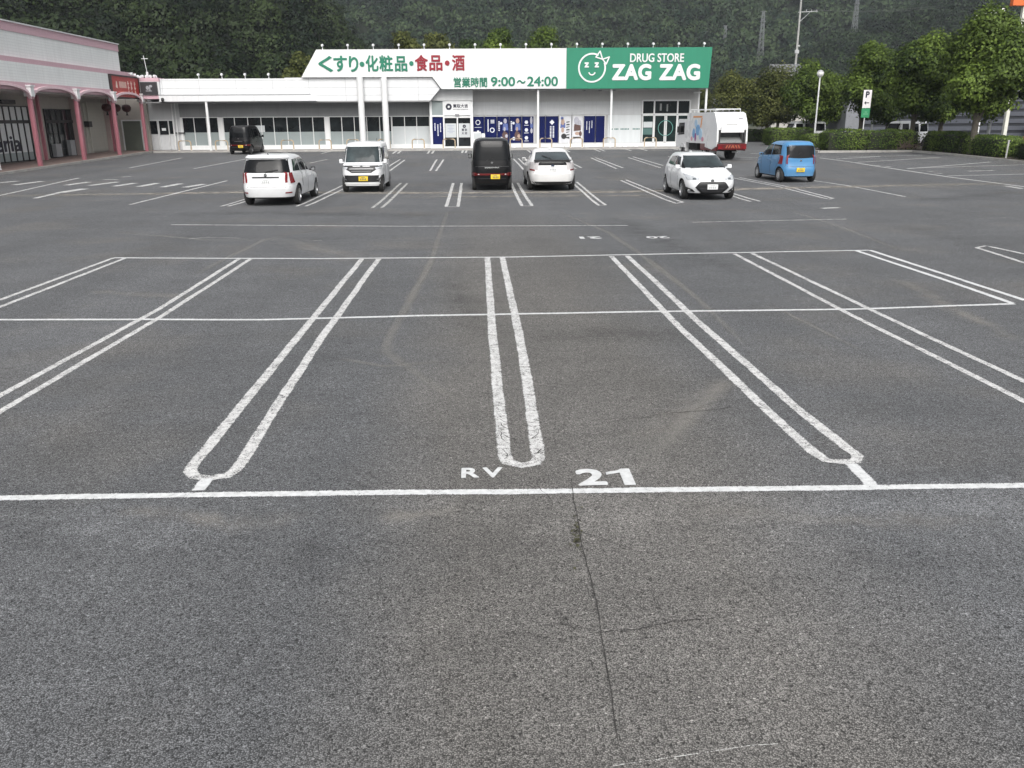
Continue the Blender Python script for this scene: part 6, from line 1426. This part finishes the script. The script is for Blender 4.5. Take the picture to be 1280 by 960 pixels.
n2 = forest('far_forest', h_far, 5200, (-260, 620), (345, 640), 10.5, 52, LF2, 190, .70, 4)
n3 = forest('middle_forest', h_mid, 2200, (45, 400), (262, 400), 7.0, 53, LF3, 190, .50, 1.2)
print('forest', n1, n2, n3)

# hills added out of view to darken reflections and cut low sky light
def h_ring(X, Y):
    r = np.hypot(X, Y-40); a = np.arctan2(X, Y-40); return (42+12*np.sin(a*5)+7*np.sin(a*11+1))*sm((r-120)/240)*sm((np.abs(a)-1.05)/.5)-2.
hill_sheet('added_unseen_hills', h_ring, np.linspace(-520, 520, 70), np.linspace(-460, 330, 56))

# ---------------------------------------------- things on and before the hills
hr = empty('tiled_house', (41.5, 124, .3), R(-4), 'house with a grey tiled gable roof peeping over the olive trees', 'house')
x0, zr = Xat(972, 81, 124); x1, _ = Xat(1021, 81, 124)
b = MB(); b.box(x0-41.5-.2, x1-41.5+.2, 0, 8, 0, zr-2.2); b.build('wall', pm('house_wall', (.40, .39, .36), .8), hr)
b = MB(); cx = (x0-41.5, x1-41.5)
b.add([(cx[0]-1.0, -1, zr-2.3), (cx[1]+.6, -1, zr-2.3), (cx[1]+.2, 4, zr), (cx[0], 4, zr), (cx[0]-1.0, 9, zr-2.3), (cx[1]+.6, 9, zr-2.3)], [(0, 1, 2, 3), (3, 2, 5, 4), (0, 3, 4), (1, 5, 2), (0, 4, 5, 1)])
k = NT('roof_tiles'); p = k.obj(); q = k.sep(p); wv = k.math('SINE', k.math('MULTIPLY', q[0], 14.)); k.bsdf(Base_Color=k.val((.15, .155, .16), k.math('MULTIPLY', k.ramp(wv, -1, 1, .55, 1.25), k.ramp(k.noise(p, 3, 4), .3, .7, .75, 1.2))), Roughness=.7)
b.build('roof', k.m, hr)
hr2 = empty('low_house', (31, 118, .3), 0, 'low grey roofed house just right of the green sign board', 'house')
b = MB(); b.box(-3.5, 2.5, 0, 6, 0, 3.6); b.build('wall', MATS['house_wall'], hr2); b = MB(); b.add([(-4, -.6, 3.5), (3, -.6, 3.5), (3, 3, 5.0), (-4, 3, 5.0), (-4, 6.6, 3.5), (3, 6.6, 3.5)], [(0, 1, 2, 3), (3, 2, 5, 4), (0, 3, 4), (1, 5, 2), (0, 4, 5, 1)]); b.build('roof', k.m, hr2)
up = empty('utility_pole', (50.4, 140, .3), 0, 'tall grey utility pole with one crossarm behind the tiled house', 'utility pole')
b = MB(); b.tube([(0, 0, 0), (0, 0, 23)], [.22, .13], 10); b.build('pole', pm('pole_concrete', (.34, .34, .33), .7, var=.15), up, smooth=50)
xa, za = Xat(1004, 15.3, 140); xb, zb = Xat(1022, 14, 140)
b = MB(); b.tube([(-.3, 0, za-.3), (xb-50.4, 0, zb-.3)], .06, 6); b.tube([(.1, 0, za-1.6), (1.5, 0, za-.35)], .04, 6)
for f in (.35, .65, .95): b.tube([((xb-50.4)*f, 0, za-.3), ((xb-50.4)*f, 0, za+.1)], .06, 6)
b.build('crossarm', pm('steel_grey', (.40, .41, .42), .5, var=.1), up)
b = MB(); b.box(-.3, .3, -.2, .2, 12.0, 12.5); b.box(-.12, .4, -.15, .15, 13.0, 13.2); b.build('bracket', MATS['steel_grey'], up)
WIRE = pm('wire', (.13, .135, .14), .5)
for f, e in ((.35, 7.), (.95, 9.5)):
    b = MB(); a = Vector((50.4+(xb-50.4)*f, 140, .3+za+.1)); c_ = Vector(Xat(1175, e, 120)[:1]+(120, Xat(1175, e, 120)[1])); P = []
    for i in range(13): t_ = i/12; v = a.lerp(c_, t_); v.z -= 1.1*4*t_*(1-t_)*.4; P.append(v-a)
    b.tube(P, .018, 5); tag(b.build('power_line', WIRE, None, a), 'thin power line from the utility pole, %s' % ('upper one' if f < .5 else 'lower one'), 'power line')
def pylon(px, top, bot, Y, label, arms=True):
    x, z1 = Xat(px, top, Y); _, z0 = Xat(px, bot, Y); H = z1-z0+6
    b = MB(); w0, w1 = H*.055, H*.022; n = 9
    for sx in (-1, 1):
        for sy in (-1, 1): b.tube([(sx*w0, sy*w0, 0), (sx*w1, sy*w1, H)], .11, 4)
    for i in range(n):
        f0, f1 = i/n, (i+1)/n; a0, a1 = w0+(w1-w0)*f0, w0+(w1-w0)*f1
        for s_ in (-1, 1):
            b.tube([(-s_*a0, -a0, H*f0), (s_*a1, -a1, H*f1)], .07, 4); b.tube([(-s_*a0, a0, H*f0), (s_*a1, a1, H*f1)], .07, 4); b.tube([(a0*s_, -a0, H*f0), (s_*a1, a1, H*f1)], .07, 4)
    for f in (.80, .90, .99): b.tube([(-H*.065, 0, H*f), (0, 0, H*f+.3), (H*.065, 0, H*f)], .12, 4)
    tag(b.build('steel_pylon', pm('pylon_steel', (.15, .16, .17), .5, var=.1), None, (x, Y, z0-6)), label, 'pylon', 'steel pylons on the hill')
pylon(954.5, 14, 60, 415, 'steel lattice pylon on the hill left of the utility pole'); pylon(907, 32, 64, 440, 'small steel lattice pylon above the right end of the green board'); pylon(1072.5, -8, 36, 380, 'steel lattice pylon on the hill right of the utility pole')

# ------------------------------------------------------------------ the damp air of the valley
hz = MB(); hz.box(-560, 950, -500, 830, -2.0, 190)
k = NT('haze_air'); vol = k.n('ShaderNodeVolumePrincipled'); vol.inputs['Color'].default_value = (.86, .92, 1, 1); vol.inputs['Density'].default_value = HAZE; vol.inputs['Anisotropy'].default_value = .2
k.l(vol.outputs[0], k.out.inputs['Volume'])
if HAZE > 0: tag(hz.build('haze', k.m), kind='stuff')
